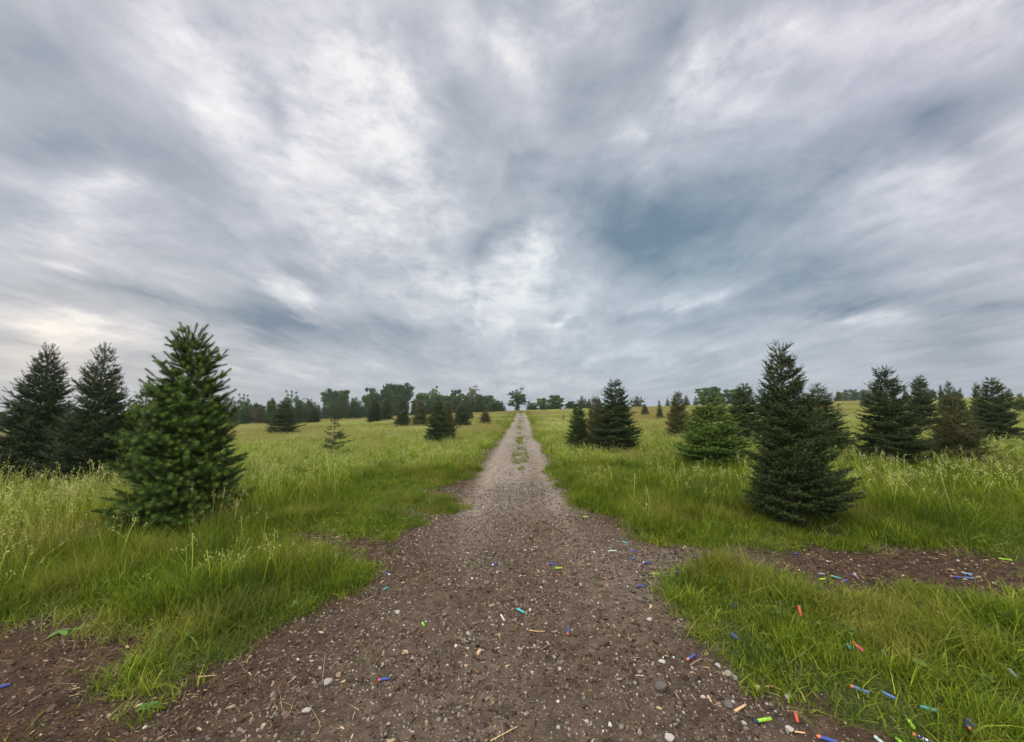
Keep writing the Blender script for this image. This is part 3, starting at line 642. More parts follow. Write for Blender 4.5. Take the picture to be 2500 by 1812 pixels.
x, y = x[k], y[k]; size = np.clip(rng.lognormal(math.log(.0080), .6, len(x)), .003, .030)
put_small("wood_chips", x, y, chip_c, 6, size, "dark brown bark mulch and wood chips on the soil", "mulch", .35, .1)
# crumbs of soil
M_clod = rnd_mat("soil_crumbs", [(0, (.022, .013, .008)), (.5, (.055, .035, .023)), (1, (.12, .08, .055))], .95)
clods = [pebble(260 + i, .8) for i in range(4)]
for m_ in clods: m_.materials.append(M_clod)
clod_c = proto_coll("clod", clods)
x, y = wedge(260000, 1.0, 7.5, 1.5); S, D = dirtness(x, y)
k = rng.random(len(x)) < (D > .4) * (.30 + 1.2 * fbm(x, y, .5, 2, 85)) * sstep(8, 4, y)
x, y = x[k], y[k]; size = np.clip(rng.lognormal(math.log(.0048), .5, len(x)), .002, .016)
put_small("soil_crumbs", x, y, clod_c, 4, size, "dark crumbly soil lumps loose on the track", "soil", .5, .2)
# straw
M_straw = leaf_mat("dry_straw", [(.30, .24, .13), (.45, .37, .22), (.2, .15, .09)], .2)
straw_c = proto_coll("straw_wisp", [blade_mesh("straw_wisp", M_straw, 9, .06, .01, .05, .0016, 3.5, 300 + i) for i in range(4)])
x, y = wedge(30000, 1.0, 9, 1.5); S, D = dirtness(x, y); p = .05 + .10 * (fbm(x, y, .6, 2, 90) > .1)
for P in BARE: p = np.maximum(p, .7 * sstep(-.2, .3, sdist(P, x, y)))
p = np.maximum(p, .5 * np.exp(-(S / .12) ** 2)); k = rng.random(len(x)) < p * (S > -.5)
put("dry_straw", x[k], y[k], straw_c, 4, .7, 1.5, .6, "dry straw wisps lying over the soil edges", "straw", .6)

M_vw = leaf_mat("verge_weed_leaves", [(.05, .09, .014), (.09, .14, .02), (.15, .19, .035)], .3)
def rosette(seed, nl, L, wr, lift):
    r = np.random.default_rng(seed); V, Fc, rn = [], [], []
    for i in range(nl):
        a = i * 2.4 + r.uniform(-.5, .5); l = L * r.uniform(.5, 1.1); o = len(V); rv = r.random(); n = 4; s = np.array([-math.sin(a), math.cos(a), 0]); z0 = lift * r.random()
        for k in range(n + 1):
            t = k / n; ww = l * wr * math.sin(math.pi * min(1, t * .9 + .07)); c = np.array([math.cos(a) * l * t, math.sin(a) * l * t, z0 + .7 * l * t - .6 * l * t * t]); V += [c - s * ww, c + s * ww]; rn += [rv] * 2
            if k: Fc.append((o + 2 * k - 2, o + 2 * k - 1, o + 2 * k + 1, o + 2 * k))
    return mesh_np("verge_weed", np.array(V), np.array(Fc), 4, [M_vw], {'rnd': np.array(rn)})
vw_c = proto_coll("verge_weed", [rosette(700 + i, (7, 12, 9, 16)[i], (.035, .03, .045, .025)[i], (.22, .4, .14, .45)[i], (.01, .05, .02, .10)[i]) for i in range(4)])
put("verge_weeds", weeds_xy[0], weeds_xy[1], vw_c, 4, .6, 1.3, 1.0, "small broad leaved weeds and clover mixed into the verge grass", "weeds", .25)

# ------------------------------------------------------------------ conifers
def shoot_proto(nn, L, rad, seed, w=.004):
    """a shoot along +Z, length 1 (scaled), brush of needle blades"""
    r = np.random.default_rng(seed); V = []
    for i in range(nn):
        t = (i + .5) / nn; z = t * L; a = i * 2.39996 + r.uniform(-.3, .3)
        fw = .35 + .55 * t + r.uniform(-.1, .1); rr = rad * (1 - .25 * t ** 4) * r.uniform(.85, 1.15)
        d = np.array([math.cos(a), math.sin(a), 0]); s = np.array([-math.sin(a), math.cos(a), 0])
        b = np.array([0, 0, z]); tip = b + d * rr + np.array([0, 0, rr * fw])
        V += [b - s * w, b + s * w, tip]
    return np.array(V)
def frames(dirs, roll=None):
    d = dirs / np.linalg.norm(dirs, axis=1, keepdims=True)
    ref = np.where(np.abs(d[:, 2:3]) < .95, np.array([[0, 0, 1.]]), np.array([[1., 0, 0]]))
    a = np.cross(ref, d); a /= np.linalg.norm(a, axis=1, keepdims=True); b = np.cross(d, a)
    return a, b, d
def conifer(name, seed, H, rad, prof, elev, shoot_len, shoot_rad, nn, mats, whorl=.17, nb=7, sparse=0.0, young=.5, step=.075, up=.25, wneedle=.004, low=.04, leaders=1, side=None):
    r = np.random.default_rng(seed)
    O, Dd, LL, YG = [], [], [], []      # shoots: origin, direction, length scale, young
    tr = MB()
    lean = r.normal(0, .012, 2)
    def trunk_at(h): return np.array([lean[0] * h + .01 * math.sin(h * 3 + seed), lean[1] * h, h])
    hs = np.linspace(-.05, H * .985, 12)
    tr.tube([trunk_at(h) for h in hs], [max(.004, .014 * H * (1 - max(h, 0) / H) ** .8) for h in hs], 7)
    def run(p, d, L, lvl, maxstep):
        """lay shoots along a twig"""
        n = max(1, int(round(L / (shoot_len * .8))))
        for i in range(n):
            O.append(p + d * (L * i / n)); Dd.append(d + np.array([0, 0, .06 * i])); LL.append(L / n * 1.15 / shoot_len if n > 1 else L / shoot_len)
            YG.append(1.0 if i == n - 1 else .25)
    h = low * H
    while h < H * .97:
        t = h / H; Rr = rad * prof(t)
        nbr = max(3, int(nb * (.6 + .6 * (1 - t)))); az0 = r.uniform(0, 6.28)
        for k in range(nbr):
            if r.random() < sparse: continue
            az = az0 + k * 6.283 / nbr + r.uniform(-.35, .35); L = Rr * r.uniform(.76, 1.12) * (1.25 if r.random() < .05 else 1)
            if side: L *= 1 + side[1] * max(0, math.cos(az - side[0])) * (1 - t) ** 2 * r.uniform(.3, 1)
            if L < .03: continue
            el = elev(t) + r.uniform(-.2, .2)
            d0 = np.array([math.cos(az) * math.cos(el), math.sin(az) * math.cos(el), math.sin(el)])
            base = trunk_at(h + r.uniform(-.45, .45) * whorl); sd_ = np.array([-math.sin(az), math.cos(az), 0.])
            nst = 5; pts = []
            for i in range(nst + 1):
                s = i / nst; pts.append(base + d0 * L * s + np.array([0, 0, up * L * s * s]) + sd_ * .03 * L * math.sin(s * 3 + k))
            tr.tube(pts, [max(.0025, .009 * L * (1 - .8 * i / nst) + .002) for i in range(nst + 1)], 4)
            s = max(.12, .28 * L)
            while s < L:
                f = s / L; i = min(int(f * nst), nst - 1); q = f * nst - i; p = pts[i] * (1 - q) + pts[i + 1] * q
                tan = pts[i + 1] - pts[i]; tan = tan / np.linalg.norm(tan)
                for sg in (-1, 1):
                    l2 = min(.50 * (L - s) + shoot_len * .85, .42 * L + .05) * r.uniform(.75, 1.15)
                    an = R(r.uniform(42, 62)); dd = tan * math.cos(an) + sd_ * sg * math.sin(an) + np.array([0, 0, r.uniform(-.08, .22)]); dd /= np.linalg.norm(dd)
                    run(p, dd, l2, 1, 0)
                    s2 = shoot_len * .7
                    while s2 < l2 - shoot_len * .35:
                        for g2 in (-1, 1):
                            if r.random() < .2: continue
                            sd2 = np.cross(dd, np.array([0, 0, 1.])); sd2 /= np.linalg.norm(sd2) + 1e-9
                            d3 = dd * .6 + sd2 * g2 * .8 + np.array([0, 0, r.uniform(-.05, .25)]); d3 /= np.linalg.norm(d3)
                            O.append(p + dd * s2); Dd.append(d3); LL.append(r.uniform(.7, 1.1)); YG.append(.8 * r.random() + .2)
                        s2 += shoot_len * .75
                if r.random() < .5:
                    O.append(p); Dd.append(tan * .5 + np.array([0, 0, .8]) + sd_ * r.uniform(-.4, .4)); LL.append(r.uniform(.6, .9)); YG.append(.6)
                s += step * r.uniform(.8, 1.2)
            run(pts[-2], pts[-1] - pts[-2], np.linalg.norm(pts[-1] - pts[-2]), 0, 0) if L > shoot_len else None
            O.append(pts[-1]); Dd.append(pts[-1] - pts[-2] + np.array([0, 0, .01])); LL.append(r.uniform(.9, 1.2)); YG.append(1)
        h += whorl * r.uniform(.35, .6) * (1 if t < .8 else .8)
    # leader
    top = trunk_at(H * .93)
    for i in range(4): O.append(trunk_at(H * (.86 + .035 * i))); Dd.append(np.array([r.normal(0, .08), r.normal(0, .08), 1.])); LL.append(H * .05 / shoot_len if H * .05 > shoot_len else 1.0); YG.append(.8)
    for i in range(leaders * 4):
        a = r.uniform(0, 6.28); O.append(trunk_at(H * r.uniform(.88, .95))); Dd.append(np.array([math.cos(a) * .45, math.sin(a) * .45, 1.])); LL.append(r.uniform(.9, 1.3)); YG.append(.9)
    O = np.array(O); Dd = np.array(Dd); LL = np.array(LL); YG = np.array(YG) * young
    a, b, d = frames(Dd); protos = [shoot_proto(nn, shoot_len, shoot_rad, 500 + q, wneedle) for q in range(3)]
    VV, RN, YY_ = [], [], []
    for q in range(3):
        s = np.arange(len(O)) % 3 == q; P = protos[q]; th = r.uniform(0, 6.28, s.sum())
        ca, sa = np.cos(th)[:, None], np.sin(th)[:, None]
        A = a[s] * ca + b[s] * sa; B = -a[s] * sa + b[s] * ca
        W = r.uniform(.8, 1.15, s.sum())[:, None, None]
        v = O[s][:, None, :] + A[:, None, :] * P[None, :, 0:1] * W + B[:, None, :] * P[None, :, 1:2] * W + d[s][:, None, :] * P[None, :, 2:3] * LL[s][:, None, None]
        VV.append(v.reshape(-1, 3)); RN.append(np.repeat(r.random(s.sum()), len(P)))
        tipw = np.clip(P[:, 2] / shoot_len, 0, 1) ** 1.4
        YY_.append((YG[s][:, None] * tipw[None, :]).ravel())
    VV = np.concatenate(VV)
    me = mesh_np(name + "_crown", VV, np.arange(len(VV)).reshape(-1, 3), 3, [mats[0]], {'rnd': np.concatenate(RN), 'young': np.clip(np.concatenate(YY_), 0, 1)})
    return me, tr.mesh(name + "_trunk", mats[1]), H
M_bark = plain_mat("conifer_bark", (.085, .062, .048), .9, .4, 40, .5)
def con_mat(nm, c0, c1, young, trans=.06): return leaf_mat(nm, [c0, tuple((a + b) / 2 for a, b in zip(c0, c1)), c1], trans, .5, young=young, spec=.10)
M_noble = con_mat("fir_needles_fresh", (.013, .029, .006), (.028, .058, .010), (.090, .140, .026))
M_dark = con_mat("fir_needles_dark", (.013, .023, .008), (.024, .041, .012), (.055, .080, .024))
M_deep = con_mat("fir_needles_deep", (.014, .026, .008), (.026, .048, .013), (.075, .105, .032))
M_bright = con_mat("spruce_needles_bright", (.020, .043, .007), (.036, .074, .010), (.105, .165, .024))
M_brown = con_mat("spruce_needles_olive", (.030, .035, .011), (.050, .056, .018), (.11, .105, .035))
M_farc = con_mat("distant_conifer_needles", (.018, .042, .013), (.036, .070, .020), (.065, .10, .03))

egg = lambda t: (min(1, .7 + t * 2) * (1 - t) ** .62)
cone = lambda t: min(1, .75 + t * 3) * (1 - t) ** .78
slim = lambda t: min(1, .75 + t * 2) * (1 - t) ** .8 * .95
e_up = lambda t: -.05 + .75 * t ** 1.5
e_flat = lambda t: -.12 + .85 * t ** 1.8
VAR = {}
def variant(key, *a, **k):
    if key not in VAR: VAR[key] = conifer(key, *a, **k)
    return VAR[key]
def get_var(k):
    if k == 'hero_left': return variant(k, 11, 2.55, .66, lambda t: min(1, .85 + t * 1.5) * (1 - t) ** .55 * (1 if t < .6 else .92), e_up, .135, .040, 46, (M_noble, M_bark), nb=8, whorl=.17, step=.125, young=1.0, wneedle=.0060, leaders=2)
    if k == 'hero_right': return variant(k, 12, 2.55, .62, lambda t: min(1, .92 + t * .5) * (1 - t) ** .56, lambda t: .05 + .75 * t ** 1.6, .075, .020, 26, (M_deep, M_bark), nb=9, whorl=.14, step=.065, young=.75, wneedle=.0035, leaders=3, side=(0.0, .55), low=.05)
    if k == 'left_a': return variant(k, 13, 3.2, .92, slim, lambda t: .0 + .7 * t, .12, .030, 22, (M_dark, M_bark), nb=8, whorl=.17, step=.105, sparse=.08, young=.5, wneedle=.006, leaders=2, up=.35)
    if k == 'left_b': return variant(k, 14, 3.2, .90, slim, lambda t: .0 + .7 * t, .125, .030, 22, (M_dark, M_bark), nb=8, whorl=.17, step=.11, sparse=.14, young=.5, wneedle=.006, leaders=2, up=.35)
    if k == 'bright': return variant(k, 15, 2.3, .75, lambda t: min(1, .5 + t * 3) * (1 - t) ** .75, e_up, .115, .030, 22, (M_bright, M_bark), nb=8, whorl=.17, step=.10, young=1, wneedle=.0055, leaders=1, sparse=.08)
    if k == 'deep_a': return variant(k, 16, 2.6, .72, egg, e_flat, .10, .030, 20, (M_deep, M_bark), nb=8, whorl=.17, step=.10, young=.7, wneedle=.006, leaders=2)
    if k == 'deep_b': return variant(k, 17, 2.6, .66, cone, e_up, .11, .031, 20, (M_deep, M_bark), nb=8, whorl=.17, step=.11, young=.6, wneedle=.006, leaders=1)
    if k == 'dark_a': return variant(k, 18, 2.6, .72, egg, e_flat, .11, .030, 20, (M_dark, M_bark), nb=8, whorl=.17, step=.10, young=.6, wneedle=.006, leaders=2)
    if k == 'brown': return variant(k, 19, 2.6, .70, egg, lambda t: .1 + .8 * t, .12, .027, 18, (M_brown, M_bark), nb=8, whorl=.17, step=.11, young=.8, wneedle=.005, leaders=3)
    if k == 'sapling': return variant(k, 20, 1.6, .50, lambda t: (1 - t) ** .8, lambda t: -.1 + .7 * t, .10, .030, 20, (M_dark, M_bark), nb=6, whorl=.30, step=.14, sparse=.1, young=.3, wneedle=.004, leaders=1, low=.15)
    i = int(k[-1])
    return variant(k, 30 + i, 2.6, (.78, .7, .85, .66)[i], (egg, cone, slim, egg)[i], (e_up, e_flat, lambda t: .1 + .8 * t, e_flat)[i], .17, .045, 13, ((M_farc, M_deep, M_farc, M_brown)[i], M_bark), nb=8, whorl=.25, step=.17, young=.6, wneedle=.013, leaders=2)

def place_conifer(key, x, y, H, W, label, group=None, name="fir_tree", cat="conifer", rz=None):
    crown, trunk, h0 = get_var(key)
    r = bpy.data.objects.new(name, None); C.objects.link(r); r.empty_display_size = .2
    r.location = (x, y, float(ground_z(x, y)[0]) - .02)
    s = H / h0; r.scale = (s * W, s * W, s); r.rotation_euler = (0, 0, random.uniform(0, 6.28) if rz is None else rz)
    link("trunk", trunk, r); link("crown", crown, r)
    tag(r, label, cat, group); return r
def tree_at(key, px, ytip, pxb, ybase, hw, label, group="fir trees of the plantation", W=None, rz=None, name="fir_tree"):
    x, y = to_ground(pxb, ybase)
    z0 = float(base_z(x, y))
    b = (906 - ytip) / F; Y = math.cos(PITCH) - b * math.sin(PITCH); Z = math.sin(PITCH) + b * math.cos(PITCH)
    t = y / Y; H = (CAMZ + Z * t - z0) * .965
    get_var(key); h0 = VAR[key][2]
    st = math.sqrt(1 + (x / y) ** 2)
    me = VAR[key][0]; n = len(me.vertices); co = np.empty(n * 3, np.float32); me.vertices.foreach_get("co", co); co = co.reshape(-1, 3)
    wid = np.percentile(np.hypot(co[:, 0], co[:, 1]), 97)
    want = hw / F * y / st
    W = W or min(1.8, max(.5, want / (wid * H / h0)))
    place_conifer(key, x, y, H, W, label, group, name, rz=rz)
    print("TREE", key, round(x, 2), round(y, 2), "H", round(H, 2), "W", round(W, 2), "want", round(want, 2))

tree_at('hero_left', 482, 808, 440, 1292, 148, "largest fresh green fir with plump rounded shoots, on the left verge")
tree_at('hero_right', 1933, 838, 1938, 1285, 118, "tall dark green fir standing alone at the right edge of the side track", rz=0.0)
tree_at('left_a', 82, 838, 66, 1190, 125, "dark open fir cut by the left edge of the photo")
tree_at('left_b', 233, 834, 222, 1200, 118, "dark open fir with gaps in its top, left of the largest fresh green fir")
tree_at('bright', 363, 937, 340, 1190, 80, "lighter green fir peeping out behind the left shoulder of the largest fir")
tree_at('brown', 150, 1000, 145, 1185, 60, "low olive fir in tall grass between the two dark open firs")
tree_at('deep_a', 696, 973, 692, 1066, 40, "dark broad based fir in the left meadow beyond the largest fir")
tree_at('sapling', 817, 1010, 814, 1116, 38, "spindly young fir with bare gaps alone in the left meadow", name="young_fir")
tree_at('deep_a', 1068, 974, 1066, 1084, 30, "left one of the joined pair of firs nearest the track in the left meadow")
tree_at('brown', 1093, 981, 1091, 1078, 24, "right one of the joined pair of firs nearest the track in the left meadow")
L_mid = [(914, 975, 1032, 15, 'dark_a'), (943, 977, 1026, 14, 'deep_a'), (982, 975, 1040, 16, 'deep_b'), (1026, 981, 1040, 17, 'brown'), (1126, 990, 1044, 20, 'deep_a'), (1143, 979, 1024, 11, 'far1'),
         (1185, 1001, 1036, 13, 'brown'), (1205, 975, 1010.5, 15, 'far0'), (1224, 981, 1010.5, 12, 'far1'), (1167, 973, 1011, 14, 'far1'), (1046, 979, 1014, 12, 'far0'), (740, 995, 1032, 12, 'deep_a'), (764, 992, 1033, 14, 'dark_a'), (868, 985, 1018, 12, 'far0')]
L_lab = ["bushy fir fourth to the left of the joined pair", "small rounded fir between two dark firs, third to the left of the joined pair", "slim dark fir second to the left of the joined pair", "olive fir just left of the joined pair by the track",
         "stout dark fir just right of the joined pair", "small fir behind the stout dark fir right of the joined pair", "pale ragged little fir nearest the far left edge of the track", "dark fir at the crest, second from the left track edge",
         "dark fir at the crest closest to the left track edge", "dark fir at the crest, third from the left track edge", "small fir peeping out behind the joined pair", "left one of two touching firs right of the dark broad based fir",
         "right one of two touching firs right of the dark broad based fir", "small conical fir below the round dark broadleaf tree"]
for (px, yt, yb, hw, k), lb in zip(L_mid, L_lab): tree_at(k, px, yt - 2, px, yb + 5 * (yb > 1015), hw * 1.3, lb)
R_list = [(1376, 1010, 1034, 5, 'sapling', "tiny fir seedling in grass right of the far track"),
    (1413, 975, 1096, 31, 'deep_b', "leftmost fir of the tight trio right of the track"), (1457, 968, 1098, 32, 'brown', "olive middle fir of the tight trio right of the track"),
    (1503, 927, 1106, 57, 'dark_a', "tallest and darkest fir of the tight trio right of the track"),
    (1575, 986, 1019, 11, 'brown', "small fir in the far right meadow just right of the tight trio"), (1611, 977, 1028, 10, 'far1', "narrow fir in the far right meadow between a small fir and the olive spiky one"),
    (1658, 955, 1072, 33, 'brown', "olive spiky topped fir left of the bright green spruce"),
    (1745, 953, 1150, 90, 'bright', "bright yellow green spruce left of the tall dark fir"),
    (1822, 935, 1085, 54, 'deep_a', "green fir between the bright green spruce and the tall dark fir"),
    (2010, 934, 1110, 80, 'deep_b', "green fir half hidden behind the right side of the tall dark fir"),
    (2112, 957, 1000, 15, 'far1', "small lone fir on the far right slope"),
    (2180, 896, 1150, 88, 'dark_a', "large dark fir with twisted leader, first right of the tall dark fir"),
    (2259, 917, 1060, 50, 'deep_a', "fir with brownish top behind the large dark twisted leader fir"),
    (2324, 932, 1022, 25, 'far0', "dark fir on the skyline above the olive fir at the right"), (2304, 940, 1018, 14, 'far1', "smaller skyline fir touching its taller dark neighbour above the olive fir"),
    (2345, 962, 1150, 86, 'brown', "olive fir in tall grass at the right, in front of the skyline firs"),
    (2397, 938, 1050, 28, 'far0', "fir with thin pointed top left of the last big fir at the right"),
    (2438, 921, 1090, 66, 'deep_a', "big cone shaped fir near the right edge of the photo"),
    (2472, 948, 1010, 16, 'far1', "small fir right behind the big cone shaped fir at the right edge"), (2496, 962, 1020, 22, 'far0', "fir cut by the right edge of the photo"),
    (2352, 948, 1020, 14, 'far1', "thin fir just right of the skyline pair at the right")]
for px, yt, yb, hw, k, lb in R_list: tree_at(k, px, yt, px, yb, hw, lb)
# the far plantation rows on both sides of the track
row_l = "small dark fir in the dense far rows of the left field"; row_r = "small dark fir on the far right skyline row"
n_l = 0
for ri, yd in enumerate((46, 53, 59, 64, 68.5, 73)):
    x0, x1 = -.90 * yd, -.07 * yd
    xx = x0 + (ri % 2) * .9
    while xx < x1:
        if random.random() < (.45, .62, .85, .88, .88, .88)[ri] and not (ri < 2 and xx > -.50 * yd) and not (ri == 2 and xx > -.3 * yd):
            Ht = random.uniform(2.3, 3.3) * (1.12 if xx < -.4 * yd else .95 if xx < -.2 * yd else .8)
            place_conifer(random.choice(('far0', 'far1', 'far2', 'far0', 'far3')), xx + random.uniform(-.3, .3), yd + random.uniform(-.8, .8), Ht, random.uniform(.8, 1.15), row_l, "far left plantation rows")
            n_l += 1
        xx += random.uniform(1.5, 2.4)
for ri, yd in enumerate((70, 75, 80)):
    xx = .045 * yd
    while xx < 1.3 * yd:
        if random.random() < (.55 if xx < .35 * yd else .42):
            place_conifer(random.choice(('far0', 'far1', 'far2', 'far3')), xx, yd + random.uniform(-1, 1), random.uniform(1.5, 2.6), random.uniform(.8, 1.2), row_r, "far right plantation rows")
        xx += random.uniform(1.6, 3.2)

# ------------------------------------------------------------------ broadleaf trees beyond the crest
def broadleaf(name, seed, H, Wd, dens, leaf, mats, trunk_h=.28, airy=0.0, n_limb=9, ivy=False, top=.95):
    r = np.random.default_rng(seed); tr = MB(); cl = []
    tr.tube([(0, 0, -.5), (.05, 0, H * trunk_h), (.1, .1, H * .55), (.1, 0, H * .85)], [.035 * H, .026 * H, .014 * H, .004 * H], 8)
    for i in range(n_limb):
        z0 = H * r.uniform(trunk_h * .8, .7); a = i * 2.4 + r.uniform(-.4, .4); L = Wd * r.uniform(.6, 1.0) * (1 - .35 * abs(z0 / H - .45)); el = r.uniform(.25, .9)
        p0 = np.array([.08, 0, z0]); p1 = p0 + np.array([math.cos(a) * L * .5, math.sin(a) * L * .5, L * .4 * math.tan(el) * .6]); p2 = np.array([math.cos(a) * L * .92, math.sin(a) * L * .92, min(p1[2] + L * .35 * math.tan(el), H * .92)])
        tr.tube([p0, p1, p2], [.012 * H, .007 * H, .003 * H], 5); cl.append((p2, r.uniform(.8, 1.2))); cl.append(((p1 + p2) / 2 + r.normal(0, .3, 3), .8))
        for j in range(4):
            q = (p1 * .5 + p2 * .5) + r.normal(0, 1, 3) * Wd * .28; q[2] = min(q[2], H * .95); tr.tube([p1, q], [.005 * H, .0015 * H], 4); cl.append((q, r.uniform(.6, 1.0)))
    for i in range(int(26 * (1 - airy))):
        a = r.uniform(0, 6.28); rr = Wd * math.sqrt(r.random()) * .85; z = H * (trunk_h + (top - trunk_h) * r.random()); rr *= math.sqrt(max(0.05, 1 - ((z / H - .55) / .5) ** 2)); cl.append((np.array([math.cos(a) * rr, math.sin(a) * rr, z]), r.uniform(.8, 1.3)))
    cl.append((np.array([.1, 0, H * .9]), .9)); cl.append((np.array([.1, 0, H * .8]), 1.1))
    if ivy:
        for i in range(34): cl.append((np.array([r.normal(0, .35), r.normal(0, .35), H * r.uniform(.0, .60)]), .85 + .3 * (i % 3 == 0)))
    V, rn = [], []
    for c, s in cl:
        n = int(dens * .55 * s * s); R0 = Wd * .23 * s * (1 - .35 * airy)
        q = r.normal(0, 1, (n, 3)); q /= np.linalg.norm(q, axis=1, keepdims=True) + 1e-9; q *= (r.random((n, 1)) ** .45) * R0 * np.array([1.1, 1.1, .75]); ctr = c + q
        e1 = r.normal(0, 1, (n, 3)); e1 /= np.linalg.norm(e1, axis=1, keepdims=True); e2 = np.cross(e1, r.normal(0, 1, (n, 3))); e2 /= np.linalg.norm(e2, axis=1, keepdims=True) + 1e-9
        w = leaf * 1.45 * r.uniform(.6, 1.3, (n, 1))
        V.append(np.stack([ctr - e1 * w, ctr + e2 * w * .7, ctr + e1 * w, ctr - e2 * w * .7], 1)); rn.append(np.repeat(np.clip(r.random() * .75 + r.random(n) * .35, 0, 1.3), 4))
    V = np.concatenate(V).reshape(-1, 3); rn = np.concatenate(rn)
    return mesh_np(name + "_crown", V, np.arange(len(V)).reshape(-1, 4), 4, [mats[0]], {'rnd': rn}), tr.mesh(name + "_trunk", mats[1]), H
M_lf1 = leaf_mat("broadleaf_dark", [(.018, .040, .014), (.036, .078, .022), (.085, .145, .040)], .15, spec=.05)
M_lf2 = leaf_mat("broadleaf_mid", [(.030, .062, .018), (.062, .112, .030), (.12, .175, .048)], .15, spec=.05)
M_lf3 = leaf_mat("broadleaf_pale", [(.10, .12, .06), (.14, .15, .08), (.17, .17, .10)], .3)
M_tb = plain_mat("grey_brown_bark", (.09, .078, .066), .9, .3, 3, .3)
BL = {'dense': broadleaf("dense", 1, 10, 4.6, 260, .17, (M_lf1, M_tb), .15, n_limb=12), 'mid': broadleaf("mid", 2, 10, 4.2, 200, .17, (M_lf2, M_tb), .15, n_limb=11),
      'airy': broadleaf("airy", 3, 10, 3.4, 60, .13, (M_lf1, M_tb), .35, .8, 12), 'pale': broadleaf("pale", 4, 10, 3.2, 55, .14, (M_lf3, M_tb), .3, .8, 11),
      'ivy': broadleaf("ivy", 5, 10, 3.6, 80, .14, (M_lf1, M_tb), .35, .45, 13, ivy=True), 'dense2': broadleaf("dense2", 6, 10, 5.0, 240, .17, (M_lf1, M_tb), .1, n_limb=13)}
def big_tree(kind, px, ytip, dist, hw, label, group="broadleaf trees beyond the crest"):
    a = (px - 1250) / F; y = dist; b = (906 - ytip) / F; Y = math.cos(PITCH) - b * math.sin(PITCH); Z = math.sin(PITCH) + b * math.cos(PITCH); t = y / Y; x = a * t
    z0 = float(base_z(x, y)) - .2; H = CAMZ + Z * t - z0
    crown, trunk, h0 = BL[kind]
    r = bpy.data.objects.new("broadleaf_tree", None); C.objects.link(r); r.location = (x, y, z0); s = H / h0 * .95
    co = np.empty(len(crown.vertices) * 3, np.float32); crown.vertices.foreach_get("co", co); co = co.reshape(-1, 3); wid = np.percentile(np.hypot(co[:, 0], co[:, 1]), 96)
    w = (hw / F * t / math.sqrt(1 + a * a)) / wid * .93
    r.scale = (w, w, s); r.rotation_euler = (0, 0, random.uniform(0, 6.28)); link("trunk", trunk, r); link("crown", crown, r)
    tag(r, label, "broadleaf tree", group)
for a in [('airy', 597, 951, 105, 22, "airy thin crowned tree right behind the largest fresh green fir"),
    ('dense2', 625, 984, 100, 30, "low dark rounded tree below the airy thin crowned tree at the left"),
    ('mid', 663, 974, 95, 15, "small drooping tree left of the second airy tree"),
    ('airy', 714, 943, 105, 25, "tall airy tree above the dark broad based fir"), ('airy', 752, 964, 102, 20, "lower loose tree just right of the tall airy tree"),
    ('dense2', 822, 946, 105, 40, "round dense dark tree standing alone on the left skyline"), ('dense', 908, 943, 105, 22, "narrow dark tree left of the biggest broadleaf crown"),
    ('dense', 941, 936, 108, 18, "dark tree squeezed against the left of the biggest broadleaf crown"), ('dense2', 975, 930, 104, 40, "biggest dark broadleaf crown on the left skyline"),
    ('mid', 1035, 954, 112, 34, "mid green low rounded tree right of the biggest broadleaf crown"), ('pale', 1066, 933, 116, 20, "thin see-through tree rising over the mid green grove"),
    ('mid', 1078, 960, 110, 30, "mid green tree under the thin see-through tree"), ('dense', 1110, 948, 112, 22, "dark green pointed crown in the middle of the grove"),
    ('mid', 1140, 960, 110, 28, "mid green tree left below the pale brownish tree"), ('pale', 1157, 932, 106, 20, "pale brownish airy tree left of the track end"),
    ('dense2', 1180, 961, 108, 30, "last dark crown of the grove toward the track"), ('dense', 1215, 976, 106, 16, "low dark tree beside the tree at the track end"),
    ('ivy', 1263, 943, 90, 24, "lone ivy clad tree at the end of the track"),
    ('mid', 1323, 969, 92, 14, "small bushy tree just right of the track end"), ('mid', 1355, 961, 94, 24, "broad bushy tree right of the track end"), ('dense', 1300, 982, 96, 12, "low dark bush closest to the right of the track end"),
    ('airy', 1545, 964, 110, 10, "left one of two thin far trees right of the tight fir trio"), ('airy', 1564, 964, 110, 11, "right one of two thin far trees right of the tight fir trio"),
    ('mid', 1733, 941, 95, 36, "rounded broadleaf crown behind the bright green spruce"), ('mid', 1790, 946, 98, 32, "broadleaf crown between the bright green spruce and the tall dark fir"),
    ('mid', 2056, 953, 150, 24, "leftmost tree of the far hazy treeline right of the tall dark fir"), ('dense', 2082, 948, 155, 26, "second tree of the far hazy treeline at the right"), ('mid', 2112, 947, 150, 26, "rounded third tree of the far hazy treeline at the right"),
    ('mid', 2140, 954, 150, 20, "last tree of the far hazy treeline, beside the twisted leader fir"), ('dense', 1395, 978, 96, 16, "low dark bush on the skyline left of the tight fir trio")]:
    big_tree(*a)
for px in range(-120, 560, 62): big_tree(random.choice(('mid', 'dense')), px, random.uniform(1000, 1010), 115, 40, "low dark far tree glimpsed low behind the left firs", "far trees behind the left firs")

